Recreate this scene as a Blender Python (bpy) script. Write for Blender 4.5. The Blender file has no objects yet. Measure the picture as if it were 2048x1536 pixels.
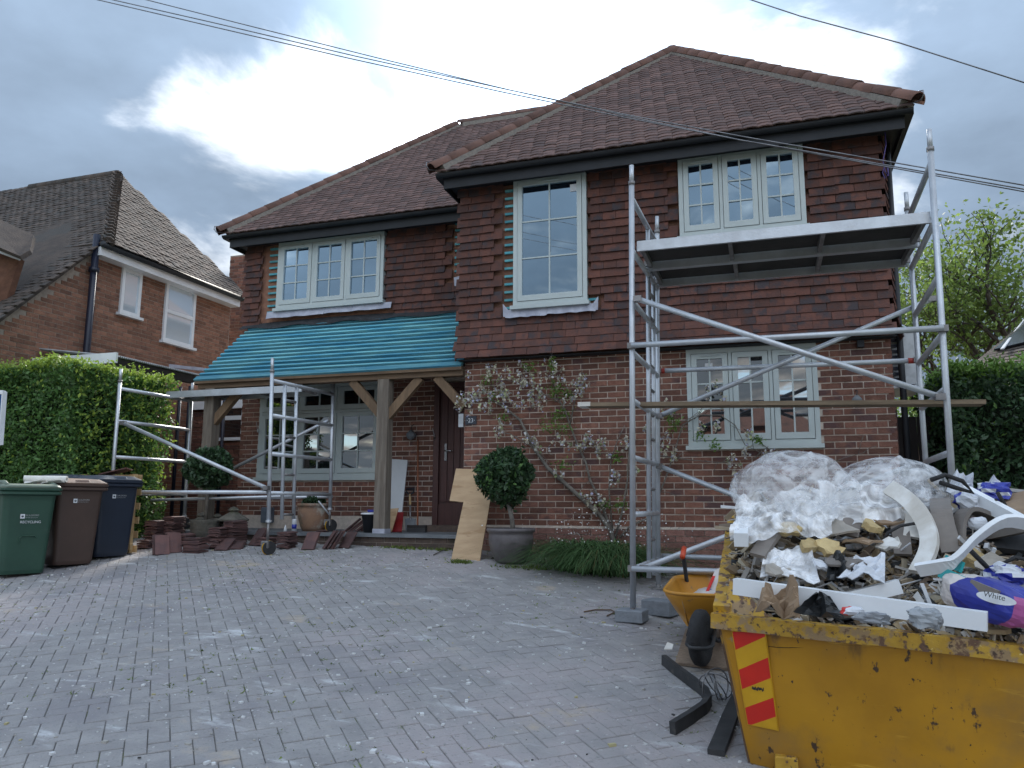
import bpy, math, random
import numpy as np
from mathutils import Vector, Matrix
random.seed(11); rng = np.random.default_rng(11)
R = math.radians
sc = bpy.context.scene
COL = sc.collection

# ------------------------------------------------------------------ camera
CAM = np.array([3.7395, -9.3944, 0.5599]); FPX = 1539.0
YAW, PITCH, ROLL = .3168, .1554, .0042
def _axes():
    cy, sy, cp, sp = math.cos(YAW), math.sin(YAW), math.cos(PITCH), math.sin(PITCH)
    f = np.array([-sy*cp, cy*cp, sp]); r = np.array([cy, sy, 0.]); u = np.cross(r, f)
    cr, sr = math.cos(ROLL), math.sin(ROLL)
    return cr*r+sr*u, -sr*r+cr*u, f
AR, AU, AF = _axes()
cam = bpy.data.cameras.new('camera'); camo = bpy.data.objects.new('camera', cam); COL.objects.link(camo)
cam.sensor_width = 36; cam.lens = FPX/2048*36; cam.clip_end = 3000; cam.clip_start = .05
camo.matrix_world = Matrix([[AR[i], AU[i], -AF[i], CAM[i]] for i in range(3)] + [[0, 0, 0, 1]])
sc.camera = camo
def ray(x, y): return AF + AR*(x-1024)/FPX + AU*(768-y)/FPX
def at(x, y, d): return Vector(CAM + ray(x, y)*d)
def pt(x, y, Y): d = ray(x, y); return Vector(CAM + d*(Y-CAM[1])/d[1])
def ptx(x, y, X): d = ray(x, y); return Vector(CAM + d*(X-CAM[0])/d[0])
def proj(P):
    d = np.asarray(P, float)-CAM; z = d@AF
    return np.stack([1024+FPX*(d@AR)/z, 768-FPX*(d@AU)/z, z], -1)
def G(x, y):                                     # the driveway: rises to the house, falls to the right
    xx = min(max(x, -9), 9); yy = min(max(y, -14), 0)
    return .1*yy + (-.02*xx if xx < .5 else -.01-.06*(xx-.5))
def gp(x, y):
    d = ray(x, y); t = 1.
    for _ in range(4000):
        p = CAM+d*t
        if p[2] <= G(p[0], p[1]): break
        t += .005
    return Vector(p)

# ------------------------------------------------------------------ light
sundir = Vector(ray(1075, 60)).normalized()
SUN_EL = math.asin(sundir.z); SUN_AZ = math.atan2(sundir.x, sundir.y)
w = bpy.data.worlds.new('World'); sc.world = w; w.use_nodes = True
nt = w.node_tree; nt.nodes.clear()
def nd(nt, t, ins=None, **kw):
    n = nt.nodes.new(t)
    for k, v in kw.items(): setattr(n, k, v)
    for k, v in (ins or {}).items():
        s = n.inputs[k]
        if hasattr(v, 'is_output') or isinstance(v, bpy.types.NodeSocket): nt.links.new(v, s)
        else: s.default_value = v
    return n
def mth(nt, op, a, b=None, c=None, clamp=False):
    ins = {0: a}
    if b is not None: ins[1] = b
    if c is not None: ins[2] = c
    n = nd(nt, 'ShaderNodeMath', ins, operation=op); n.use_clamp = clamp; return n.outputs[0]
def mixc(nt, f, a, b, bt='MIX'):
    n = nt.nodes.new('ShaderNodeMix'); n.data_type = 'RGBA'; n.blend_type = bt; n.clamp_factor = True
    for i, v in ((0, f), (6, a), (7, b)):
        if isinstance(v, bpy.types.NodeSocket): nt.links.new(v, n.inputs[i])
        else: n.inputs[i].default_value = (v if i == 0 else (*v, 1) if len(v) == 3 else v)
    return n.outputs[2]
def smooth(nt, v, lo, hi, o0=0., o1=1.):
    n = nd(nt, 'ShaderNodeMapRange', {0: v, 1: lo, 2: hi, 3: o0, 4: o1}); n.interpolation_type = 'SMOOTHSTEP'; return n.outputs[0]
sky = nd(nt, 'ShaderNodeTexSky', sky_type='NISHITA'); sky.sun_disc = False
sky.sun_elevation = SUN_EL; sky.sun_rotation = SUN_AZ; sky.altitude = 50; sky.air_density = 1.0; sky.dust_density = .6; sky.ozone_density = 2.0
tc = nd(nt, 'ShaderNodeTexCoord').outputs['Generated']
sp = nd(nt, 'ShaderNodeSeparateXYZ', {0: tc})
zc = mth(nt, 'ADD', mth(nt, 'MAXIMUM', sp.outputs[2], 0.), .16)
cv = nd(nt, 'ShaderNodeCombineXYZ', {0: mth(nt, 'DIVIDE', sp.outputs[0], zc), 1: mth(nt, 'DIVIDE', sp.outputs[1], zc), 2: 0.})
cvo = nd(nt, 'ShaderNodeVectorMath', {0: cv.outputs[0], 1: (5.6, 21.9, 2.3)}, operation='ADD').outputs[0]
n1 = nd(nt, 'ShaderNodeTexNoise', {'Vector': cvo, 'Scale': 1.45, 'Detail': 9., 'Roughness': .56, 'Distortion': .25}).outputs[0]
n2 = nd(nt, 'ShaderNodeTexNoise', {'Vector': cvo, 'Scale': .55, 'Detail': 3., 'Roughness': .5}).outputs[0]
nn = mth(nt, 'ADD', mth(nt, 'MULTIPLY', n1, .72), mth(nt, 'MULTIPLY', n2, .42))
dens = smooth(nt, nn, .468, .512)
thick = smooth(nt, nn, .445, .585)
n3 = nd(nt, 'ShaderNodeTexNoise', {'Vector': cvo, 'Scale': 2.6, 'Detail': 6., 'Roughness': .55}).outputs[0]
sunv = nd(nt, 'ShaderNodeVectorMath', {0: tc, 1: tuple(sundir)}, operation='DOT_PRODUCT').outputs[1]
sf = mth(nt, 'POWER', mth(nt, 'MAXIMUM', sunv, 0.), 60.)
sf2 = mth(nt, 'POWER', mth(nt, 'MAXIMUM', sunv, 0.), 4.)
ccol = mixc(nt, thick, (.29, .305, .325), (.060, .080, .108))
bri = mth(nt, 'ADD', mth(nt, 'ADD', .80, mth(nt, 'MULTIPLY', sf2, .35)), mth(nt, 'MULTIPLY', sf, 3.6))
bri = mth(nt, 'MULTIPLY', bri, mth(nt, 'MULTIPLY_ADD', n3, .9, .55))
bri = mth(nt, 'MULTIPLY', bri, smooth(nt, sunv, -.3, .7, 2.0, .92))   # clouds opposite the sun are lit from the front
bri = mth(nt, 'MULTIPLY', bri, mth(nt, 'MULTIPLY_ADD', mth(nt, 'MAXIMUM', sp.outputs[2], 0.), 1.75, .46))   # overcast sky brightens towards the zenith
ccol = nd(nt, 'ShaderNodeVectorMath', {0: ccol, 3: bri}, operation='SCALE').outputs[0]
ccol = mixc(nt, smooth(nt, sunv, -.3, .7, 1., 0.), ccol, nd(nt, 'ShaderNodeVectorMath', {0: ccol, 1: (1.10, 1.0, .88)}, operation='MULTIPLY').outputs[0])
skyc = nd(nt, 'ShaderNodeVectorMath', {0: sky.outputs[0], 3: .085}, operation='SCALE').outputs[0]
fin = mixc(nt, dens, skyc, ccol)
bg = nd(nt, 'ShaderNodeBackground', {0: fin, 1: 1.0})
nt.links.new(bg.outputs[0], nd(nt, 'ShaderNodeOutputWorld').inputs[0])
sl = bpy.data.lights.new('sun', 'SUN'); sl.energy = 1.2; sl.angle = R(12); sl.color = (1, .95, .88)
so = bpy.data.objects.new('sun', sl); COL.objects.link(so); so.location = (0, 20, 20)
so.rotation_euler = sundir.to_track_quat('Z', 'Y').to_euler()
sc.view_settings.view_transform = 'Standard'; sc.view_settings.look = 'None'
sc.view_settings.exposure = 2.45; sc.view_settings.gamma = 1

# ------------------------------------------------------------------ materials
MATS = {}
def M(name, c1, c2=None, s=8., rough=.7, metal=0., bump=0., bs=None, rnd=0., patches=(), spec=.5, palette=None, stretch=None, lo=.35, hi=.65, transl=0., world=False):
    m = bpy.data.materials.new(name); m.use_nodes = True; nt = m.node_tree; nt.nodes.clear()
    tcn = nd(nt, 'ShaderNodeTexCoord').outputs['Object']
    a = nd(nt, 'ShaderNodeAttribute', attribute_name='rnd').outputs['Fac']
    oi = nd(nt, 'ShaderNodeObjectInfo').outputs['Random']
    r = mth(nt, 'FRACT', mth(nt, 'ADD', a, oi))
    off = nd(nt, 'ShaderNodeCombineXYZ', {0: mth(nt, 'MULTIPLY', r, 31.), 1: mth(nt, 'MULTIPLY', r, 17.), 2: 0.}).outputs[0]
    v = nd(nt, 'ShaderNodeVectorMath', {0: tcn, 1: off}, operation='ADD').outputs[0]
    if world: v = nd(nt, 'ShaderNodeNewGeometry').outputs['Position']
    vs = v
    if stretch: vs = nd(nt, 'ShaderNodeVectorMath', {0: v, 1: stretch}, operation='MULTIPLY').outputs[0]
    n = nd(nt, 'ShaderNodeTexNoise', {'Vector': vs, 'Scale': s, 'Detail': 6., 'Roughness': .6}).outputs[0]
    if palette:
        cr = nt.nodes.new('ShaderNodeValToRGB'); cr.color_ramp.interpolation = 'CONSTANT'
        el = cr.color_ramp.elements
        while len(el) < len(palette): el.new(.5)
        for i, (p, c) in enumerate(palette): el[i].position = p; el[i].color = (*c, 1)
        nt.links.new(r, cr.inputs[0]); base = cr.outputs[0]
        col = mixc(nt, .25, base, mixc(nt, n, (.2, .2, .2), (1, 1, 1)), 'MULTIPLY')
    else:
        col = mixc(nt, smooth(nt, n, lo, hi), c1, c2 or tuple(x*.75 for x in c1))
    if rnd:
        k = mth(nt, 'MULTIPLY_ADD', r, 2*rnd, 1-rnd)
        col = nd(nt, 'ShaderNodeVectorMath', {0: col, 3: k}, operation='SCALE').outputs[0]
    rr = rough
    for (pc, ps, plo, phi, *rest) in patches:
        pst = rest[0] if rest else None
        src = nd(nt, 'ShaderNodeNewGeometry').outputs['Position'] if len(rest) > 1 else v
        pv = nd(nt, 'ShaderNodeVectorMath', {0: src, 1: pst or (1, 1, 1)}, operation='MULTIPLY').outputs[0]
        pn = nd(nt, 'ShaderNodeTexNoise', {'Vector': pv, 'Scale': ps, 'Detail': 7., 'Roughness': .62}).outputs[0]
        col = mixc(nt, smooth(nt, pn, plo, phi), col, pc)
    b = nd(nt, 'ShaderNodeBsdfPrincipled', {'Base Color': col, 'Roughness': rr, 'Metallic': metal, 'Specular IOR Level': spec})
    if bump:
        bn = nd(nt, 'ShaderNodeTexNoise', {'Vector': vs, 'Scale': bs or s*4, 'Detail': 5.}).outputs[0]
        nt.links.new(nd(nt, 'ShaderNodeBump', {'Strength': bump, 'Distance': .02, 'Height': bn}).outputs[0], b.inputs['Normal'])
    if transl:
        tr = nd(nt, 'ShaderNodeBsdfTranslucent', {0: col}); b = nd(nt, 'ShaderNodeMixShader', {0: transl, 1: b.outputs[0], 2: tr.outputs[0]})
    nt.links.new(b.outputs[0], nd(nt, 'ShaderNodeOutputMaterial').inputs[0])
    MATS[name] = m; return m
def glassmat(name, base, k0=.10, k1=1.5, tint=(1, 1, 1)):
    m = bpy.data.materials.new(name); m.use_nodes = True; nt = m.node_tree; nt.nodes.clear()
    fr = nd(nt, 'ShaderNodeFresnel', {'IOR': 1.5}).outputs[0]
    d = nd(nt, 'ShaderNodeBsdfDiffuse', {0: (*base, 1)}); g = nd(nt, 'ShaderNodeBsdfGlossy', {0: (*tint, 1), 1: .015})
    mx = nd(nt, 'ShaderNodeMixShader', {0: mth(nt, 'MULTIPLY_ADD', fr, k1, k0, clamp=True), 1: d.outputs[0], 2: g.outputs[0]})
    nt.links.new(mx.outputs[0], nd(nt, 'ShaderNodeOutputMaterial').inputs[0]); MATS[name] = m; return m
def filmmat(name, col, amin, amax):
    m = bpy.data.materials.new(name); m.use_nodes = True; nt = m.node_tree; nt.nodes.clear()
    tcn = nd(nt, 'ShaderNodeTexCoord').outputs['Object']
    n = nd(nt, 'ShaderNodeTexNoise', {'Vector': tcn, 'Scale': 6., 'Detail': 5., 'Roughness': .6, 'Distortion': 1.5}).outputs[0]
    fn = nd(nt, 'ShaderNodeTexNoise', {'Vector': tcn, 'Scale': 15., 'Detail': 3., 'Distortion': 2.2}).outputs[0]
    bp = nd(nt, 'ShaderNodeBump', {'Strength': .35, 'Distance': .03, 'Height': fn}).outputs[0]
    p = nd(nt, 'ShaderNodeBsdfPrincipled', {'Base Color': (*col, 1), 'Roughness': .16, 'Specular IOR Level': .7, 'Normal': bp})
    t = nd(nt, 'ShaderNodeBsdfTransparent')
    mx = nd(nt, 'ShaderNodeMixShader', {0: smooth(nt, n, .36, .64, amin, amax), 1: t.outputs[0], 2: p.outputs[0]})
    nt.links.new(mx.outputs[0], nd(nt, 'ShaderNodeOutputMaterial').inputs[0]); MATS[name] = m; return m

M('brick', (.158, .068, .047), (.205, .095, .066), s=14, rough=.88, bump=.5, bs=60, rnd=.38, patches=[((.10, .052, .050), 3., .52, .66), ((.30, .18, .14), 40, .62, .75)])
M('brick_plinth', (.20, .098, .078), (.26, .135, .11), s=14, rough=.9, bump=.5, bs=60, rnd=.25)
M('brick_orange', (.27, .134, .086), (.205, .10, .067), s=12, rough=.9, bump=.4, bs=50, rnd=.3, patches=[((.12, .06, .045), 2.2, .55, .7)])
M('mortar', (.64, .55, .475), (.53, .45, .385), s=20, rough=.95, bump=.4, bs=80)
M('mortar_grey', (.36, .30, .25), (.28, .235, .20), s=20, rough=.95, bump=.4, bs=80)
M('hung_tile', (.118, .044, .030), (.080, .036, .029), s=7, rough=.8, bump=.35, bs=45, rnd=.30, patches=[((.048, .036, .040), 3.5, .50, .66), ((.20, .085, .055), 16, .66, .78)])
M('clay_stack', (.125, .064, .058), (.085, .05, .05), s=7, rough=.85, bump=.3, bs=45, rnd=.4, patches=[((.16, .07, .055), 6, .60, .72)])
M('roof_tile', (.150, .088, .074), (.112, .068, .060), s=7, rough=.88, bump=.5, bs=40, rnd=.3, patches=[((.09, .064, .06), 1.3, .5, .68)])
M('old_tile', (.066, .052, .045), (.095, .072, .059), s=5, rough=.93, bump=.5, bs=40, rnd=.35, patches=[((.065, .06, .055), 1.2, .48, .66), ((.20, .19, .17), 30, .70, .8)])
M('ridge', (.185, .098, .076), (.14, .078, .064), s=6, rough=.85, bump=.3, bs=40, rnd=.2)
M('ridge_mortar', (.27, .24, .21), (.20, .18, .16), s=30, rough=.95, bump=.5)
M('black_plastic', (.012, .014, .018), (.018, .02, .026), s=4, rough=.6)
M('frame_sage', (.50, .555, .55), (.46, .515, .51), s=3, rough=.42, bump=.03)
M('frame_gap', (.03, .035, .035), rough=.6)
M('white_upvc', (.78, .80, .82), (.70, .72, .74), s=3, rough=.35)
M('white_dirty', (.74, .73, .70), (.58, .55, .50), s=7, rough=.45, patches=[((.38, .32, .25), 12, .64, .76)])
M('lead', (.46, .47, .54), (.33, .34, .41), s=6, rough=.5, metal=.1, bump=.35, bs=14)
M('batten', (.05, .25, .37), (.16, .42, .46), s=4, rough=.75, rnd=.35, bump=.3, bs=30, stretch=(.35, 3, 3), patches=[((.25, .30, .26), 6, .66, .78, (.3, 3, 3))])
M('batten_cut', (.07, .30, .36), (.13, .38, .41), s=8, rough=.75, rnd=.25)
M('membrane', (.008, .045, .075), (.014, .065, .10), s=5, rough=.6, bump=.3, bs=12)
M('felt', (.016, .017, .020), (.028, .03, .034), s=8, rough=.8, bump=.5, bs=20)
M('oak', (.19, .122, .07), (.13, .084, .05), s=6, rough=.85, bump=.4, bs=20, rnd=.2, stretch=(3, 3, .4), patches=[((.045, .030, .022), 9, .66, .74)])
M('oak_grey', (.215, .182, .148), (.135, .11, .088), s=7, rough=.9, bump=.5, bs=25, stretch=(3, 3, .3), patches=[((.05, .04, .035), 10, .66, .74)])
M('oak_h', (.20, .13, .078), (.135, .088, .055), s=6, rough=.85, bump=.4, bs=20, rnd=.2, stretch=(.4, 3, 3))
M('pine', (.47, .33, .17), (.36, .24, .12), s=5, rough=.8, rnd=.2, bump=.2, stretch=(2, 2, .5), patches=[((.25, .15, .07), 12, .68, .76)])
M('ply', (.50, .345, .205), (.42, .28, .16), s=3.2, rough=.75, bump=.08, stretch=(1, 1, 4.), patches=[((.36, .225, .12), 2.2, .55, .62, (1, 1, 5))])
M('chipboard', (.30, .225, .165), (.23, .17, .125), s=40, rough=.85, bump=.2)
M('door_wood', (.095, .040, .036), (.068, .03, .028), s=5, rough=.5, stretch=(4, 4, .4), rnd=.12)
M('chrome', (.55, .56, .58), (.45, .46, .48), s=5, rough=.25, metal=1.)
M('alu', (.58, .61, .65), (.48, .50, .53), s=5, rough=.45, metal=.6, bump=.10, bs=60, rnd=.10, patches=[((.27, .265, .26), 26, .69, .76), ((.75, .76, .78), 22, .70, .76)])
M('plank_wood', (.24, .18, .12), (.17, .125, .08), s=6, rough=.85, bump=.3, stretch=(.4, 3, 3))
M('alu_dark', (.30, .29, .29), (.20, .19, .19), s=7, rough=.55, metal=.6, bump=.1, rnd=.1)
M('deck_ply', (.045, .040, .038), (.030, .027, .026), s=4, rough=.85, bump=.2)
M('red_plastic', (.42, .045, .03), (.34, .03, .02), s=6, rough=.5)
M('orange_grip', (.62, .075, .025), (.5, .06, .02), s=6, rough=.5)
M('slate', (.16, .17, .18), (.10, .11, .12), s=3, rough=.7, bump=.2, rnd=.2)
M('step_brick', (.12, .085, .068), (.085, .062, .052), s=8, rough=.92, bump=.4, rnd=.25, patches=[((.06, .065, .045), 3, .55, .7)])
M('paver', (.315, .305, .303), (.262, .253, .255), s=5, rough=.9, bump=.5, bs=70, rnd=.045, world=True,
  patches=[((.345, .315, .318), .5, .47, .60, (1, 1, 1), 1), ((.245, .235, .245), .9, .52, .66, (1, 1, 1), 1), ((.40, .34, .28), 1.4, .60, .70, (1, 1, 1), 1), ((.55, .56, .58), 3.2, .58, .74, (.6, 1.7, 1), 1), ((.20, .195, .195), 38, .56, .72), ((.55, .56, .57), 55, .64, .74), ((.50, .49, .48), 16, .62, .72)])
M('joint', (.16, .15, .14), (.10, .095, .086), s=22, rough=.98, bump=.5, patches=[((.25, .245, .24), 1.3, .50, .64), ((.10, .12, .035), 3.5, .55, .66)])
M('ground', (.10, .095, .085), (.07, .075, .05), s=1.5, rough=.98, bump=.5, patches=[((.055, .09, .03), .4, .5, .6)])
M('soil', (.06, .048, .036), (.04, .032, .025), s=14, rough=.98, bump=.9)
M('asphalt', (.05, .05, .052), (.04, .04, .042), s=30, rough=.9, bump=.3)
M('leaf_hedge', (.115, .225, .06), (.078, .17, .046), s=3, rough=.55, rnd=.55, transl=.35)
M('leaf_new', (.30, .40, .06), (.21, .32, .05), s=3, rough=.55, rnd=.35, transl=.35)
M('leaf_dark', (.060, .115, .05), (.042, .085, .04), s=3, rough=.42, rnd=.5, transl=.35)
M('leaf_tree', (.17, .24, .055), (.12, .19, .045), s=2, rough=.6, rnd=.45, transl=.5)
M('leaf_wisteria', (.15, .26, .045), (.10, .20, .035), s=3, rough=.6, rnd=.35, transl=.35)
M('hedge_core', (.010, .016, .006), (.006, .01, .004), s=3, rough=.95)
M('bark', (.10, .085, .07), (.06, .05, .042), s=12, rough=.95, bump=.6)
M('bark_grey', (.20, .18, .155), (.13, .115, .10), s=14, rough=.95, bump=.5)
M('blossom', None or (.38, .355, .40), palette=[(0, (.52, .49, .37)), (.32, (.55, .54, .54)), (.55, (.40, .35, .28)), (.74, (.46, .46, .62)), (.86, (.36, .41, .2))], rough=.8)
M('grass', (.085, .165, .058), (.06, .12, .042), s=5, rough=.55, rnd=.5, transl=.35)
M('grass_dry', (.17, .15, .055), (.12, .105, .04), s=5, rough=.7, rnd=.4)
M('white_petal', (.72, .72, .70), (.6, .6, .6), s=5, rough=.8)
M('weed', (.17, .22, .045), (.11, .16, .035), s=5, rough=.8, rnd=.5, transl=.35)
M('grit', None or (.6, .6, .6), palette=[(0, (.68, .69, .70)), (.6, (.4, .38, .35)), (.85, (.45, .40, .22)), (.965, (.05, .05, .05))], rough=.9)
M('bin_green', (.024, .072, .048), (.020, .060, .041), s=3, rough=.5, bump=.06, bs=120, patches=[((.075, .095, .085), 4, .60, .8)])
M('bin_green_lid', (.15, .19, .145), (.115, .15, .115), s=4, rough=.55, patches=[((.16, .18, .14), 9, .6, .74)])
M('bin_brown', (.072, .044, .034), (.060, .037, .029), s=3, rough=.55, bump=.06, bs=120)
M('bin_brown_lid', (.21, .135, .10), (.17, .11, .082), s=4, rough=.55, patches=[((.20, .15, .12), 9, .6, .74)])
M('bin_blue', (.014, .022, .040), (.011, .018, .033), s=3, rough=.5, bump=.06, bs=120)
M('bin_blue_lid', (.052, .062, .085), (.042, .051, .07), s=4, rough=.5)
M('white_print', (.75, .77, .80), rough=.6)
M('grey_print', (.42, .43, .44), rough=.6)
M('black_print', (.02, .02, .02), rough=.6)
M('paper', (.70, .69, .66), (.6, .58, .54), s=6, rough=.85, bump=.2)
M('glaze_grey', (.13, .115, .118), (.10, .088, .092), s=9, rough=.5, bump=.15, patches=[((.20, .18, .18), 30, .62, .74)])
M('terracotta', (.34, .20, .125), (.25, .15, .105), s=5, rough=.85, patches=[((.42, .38, .32), 5, .52, .68), ((.16, .13, .09), 4, .56, .7)])
M('stone', (.13, .12, .10), (.085, .08, .066), s=9, rough=.95, bump=.6, rnd=.2, patches=[((.09, .10, .06), 4, .55, .7)])
M('concrete_block', (.215, .235, .262), (.175, .192, .215), s=20, rough=.92, bump=.3, bs=60)
M('skip_paint', (.46, .225, .007), (.38, .18, .006), s=2.2, rough=.42, bump=.10, bs=9,
  patches=[((.30, .16, .03), 1.3, .44, .62), ((.085, .048, .02), 2.6, .57, .70, (1, 1, .22)), ((.16, .085, .03), 3.0, .575, .66, (1, 1, .5)), ((.06, .034, .018), 14., .625, .67, (1, 1, .6)), ((.62, .36, .04), 7., .60, .72, (.3, .3, 2.5)), ((.035, .02, .012), 26., .665, .69), ((.30, .25, .17), 4.1, .66, .74)])
M('skip_rim', (.50, .30, .03), (.38, .21, .02), s=9, rough=.55, bump=.3, bs=18,
  patches=[((.30, .20, .10), 12., .50, .60), ((.13, .07, .04), 18., .53, .60), ((.055, .032, .02), 30., .58, .66), ((.60, .45, .15), 40., .64, .7)])
M('skip_rust', (.125, .075, .042), (.085, .05, .03), s=6, rough=.85, bump=.3, patches=[((.30, .17, .03), 5, .56, .64)])
M('chev_red', (.62, .022, .010), (.54, .018, .010), s=5, rough=.4, patches=[((.2, .06, .03), 14, .70, .76)])
M('chev_yellow', (.62, .34, .010), (.54, .29, .010), s=5, rough=.4, patches=[((.2, .12, .04), 14, .70, .76)])
M('barrow_yellow', (.54, .25, .025), (.45, .20, .022), s=4, rough=.5, patches=[((.40, .27, .14), 4, .52, .68), ((.25, .16, .08), 14, .64, .74)])
M('rubber', (.022, .022, .024), (.030, .030, .032), s=30, rough=.85, bump=.4)
M('navy_metal', (.012, .016, .035), (.010, .013, .028), s=5, rough=.4)
M('gutter_old', (.20, .175, .155), (.15, .13, .115), s=6, rough=.65, rnd=.12, patches=[((.09, .08, .07), 8, .6, .72)])
M('black_strip', (.025, .026, .028), (.04, .04, .042), s=8, rough=.6, patches=[((.11, .10, .09), 7, .58, .72)])
M('strips', (.3, .3, .3), palette=[(0, (.62, .63, .65)), (.34, (.33, .31, .29)), (.6, (.42, .34, .24)), (.76, (.20, .15, .11)), (.9, (.03, .032, .034))], s=12, rough=.7, bump=.2)
M('rubble', (.3, .3, .3), palette=[(0, (.40, .31, .19)), (.2, (.30, .22, .14)), (.36, (.46, .40, .30)), (.5, (.16, .13, .10)), (.6, (.55, .53, .50)), (.72, (.03, .032, .034)), (.82, (.34, .30, .26)), (.92, (.62, .62, .62))], s=12, rough=.9, bump=.3)
M('foam', (.52, .40, .20), (.42, .31, .15), s=10, rough=.9, bump=.4, rnd=.2)
M('plasterboard', (.44, .40, .35), (.34, .31, .27), s=8, rough=.9, bump=.2, rnd=.2)
M('cardboard', (.30, .21, .135), (.24, .165, .105), s=6, rough=.85, bump=.3, bs=9)
M('grey_paper', (.30, .32, .34), (.20, .21, .23), s=7, rough=.7, bump=.4, bs=14)
M('white_film', (.66, .68, .72), (.52, .55, .60), s=6, rough=.35, bump=.4, bs=12)
M('black_sheet', (.014, .016, .018), (.024, .026, .028), s=6, rough=.4, bump=.3, bs=9)
M('bag_blue', (.018, .025, .24), (.025, .04, .33), s=5, rough=.35, bump=.4, bs=10, patches=[((.5, .5, .6), 9, .70, .74)])
M('bag_white', (.58, .54, .52), (.46, .40, .36), s=5, rough=.4, bump=.4, bs=10, patches=[((.10, .12, .40), 7, .66, .69)])
M('bag_pink', (.50, .13, .34), (.42, .10, .29), s=5, rough=.4, bump=.3, bs=10)
M('bag_red', (.55, .03, .025), (.48, .03, .02), s=5, rough=.4, bump=.3)
M('teal_plastic', (.02, .36, .38), (.015, .30, .32), s=5, rough=.4)
M('panel_grey', (.55, .56, .57), (.50, .51, .52), s=3, rough=.5)
M('panel_red', (.22, .012, .014), (.18, .01, .012), s=3, rough=.4)
M('cable', (.03, .03, .033), rough=.6)
M('cable_purple', (.08, .05, .22), rough=.5)
M('wire_grey', (.24, .24, .25), (.15, .15, .16), s=9, rough=.4, metal=.7)
M('solar', (.02, .025, .035), rough=.2)
M('ac_white', (.52, .54, .56), rough=.5)
M('meter_box', (.14, .17, .21), rough=.6)
M('sign_blue', (.012, .13, .42), rough=.35)
M('fence_dark', (.028, .024, .024), (.02, .018, .018), s=5, rough=.9, rnd=.3)
M('corrugated', (.36, .37, .38), (.26, .27, .28), s=5, rough=.6)
M('curtain', (.42, .40, .36), rough=.9)
glassmat('glass', (.014, .020, .032), .26, 1.4, (.62, .82, 1.0))  # blue tint paints a clear sky's reflection into the gloss
glassmat('glass_sky_curtain', (.55, .62, .68), .25, 1.4, (.85, .93, 1.0))  # pale base paints mirrored sky, together with curtains, into the panes
glassmat('glass_dark', (.010, .012, .015), .13, 1.6)
filmmat('film', (.93, .95, .98), .10, .50)
filmmat('film_dense', (.95, .96, .98), .30, .88)

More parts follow.
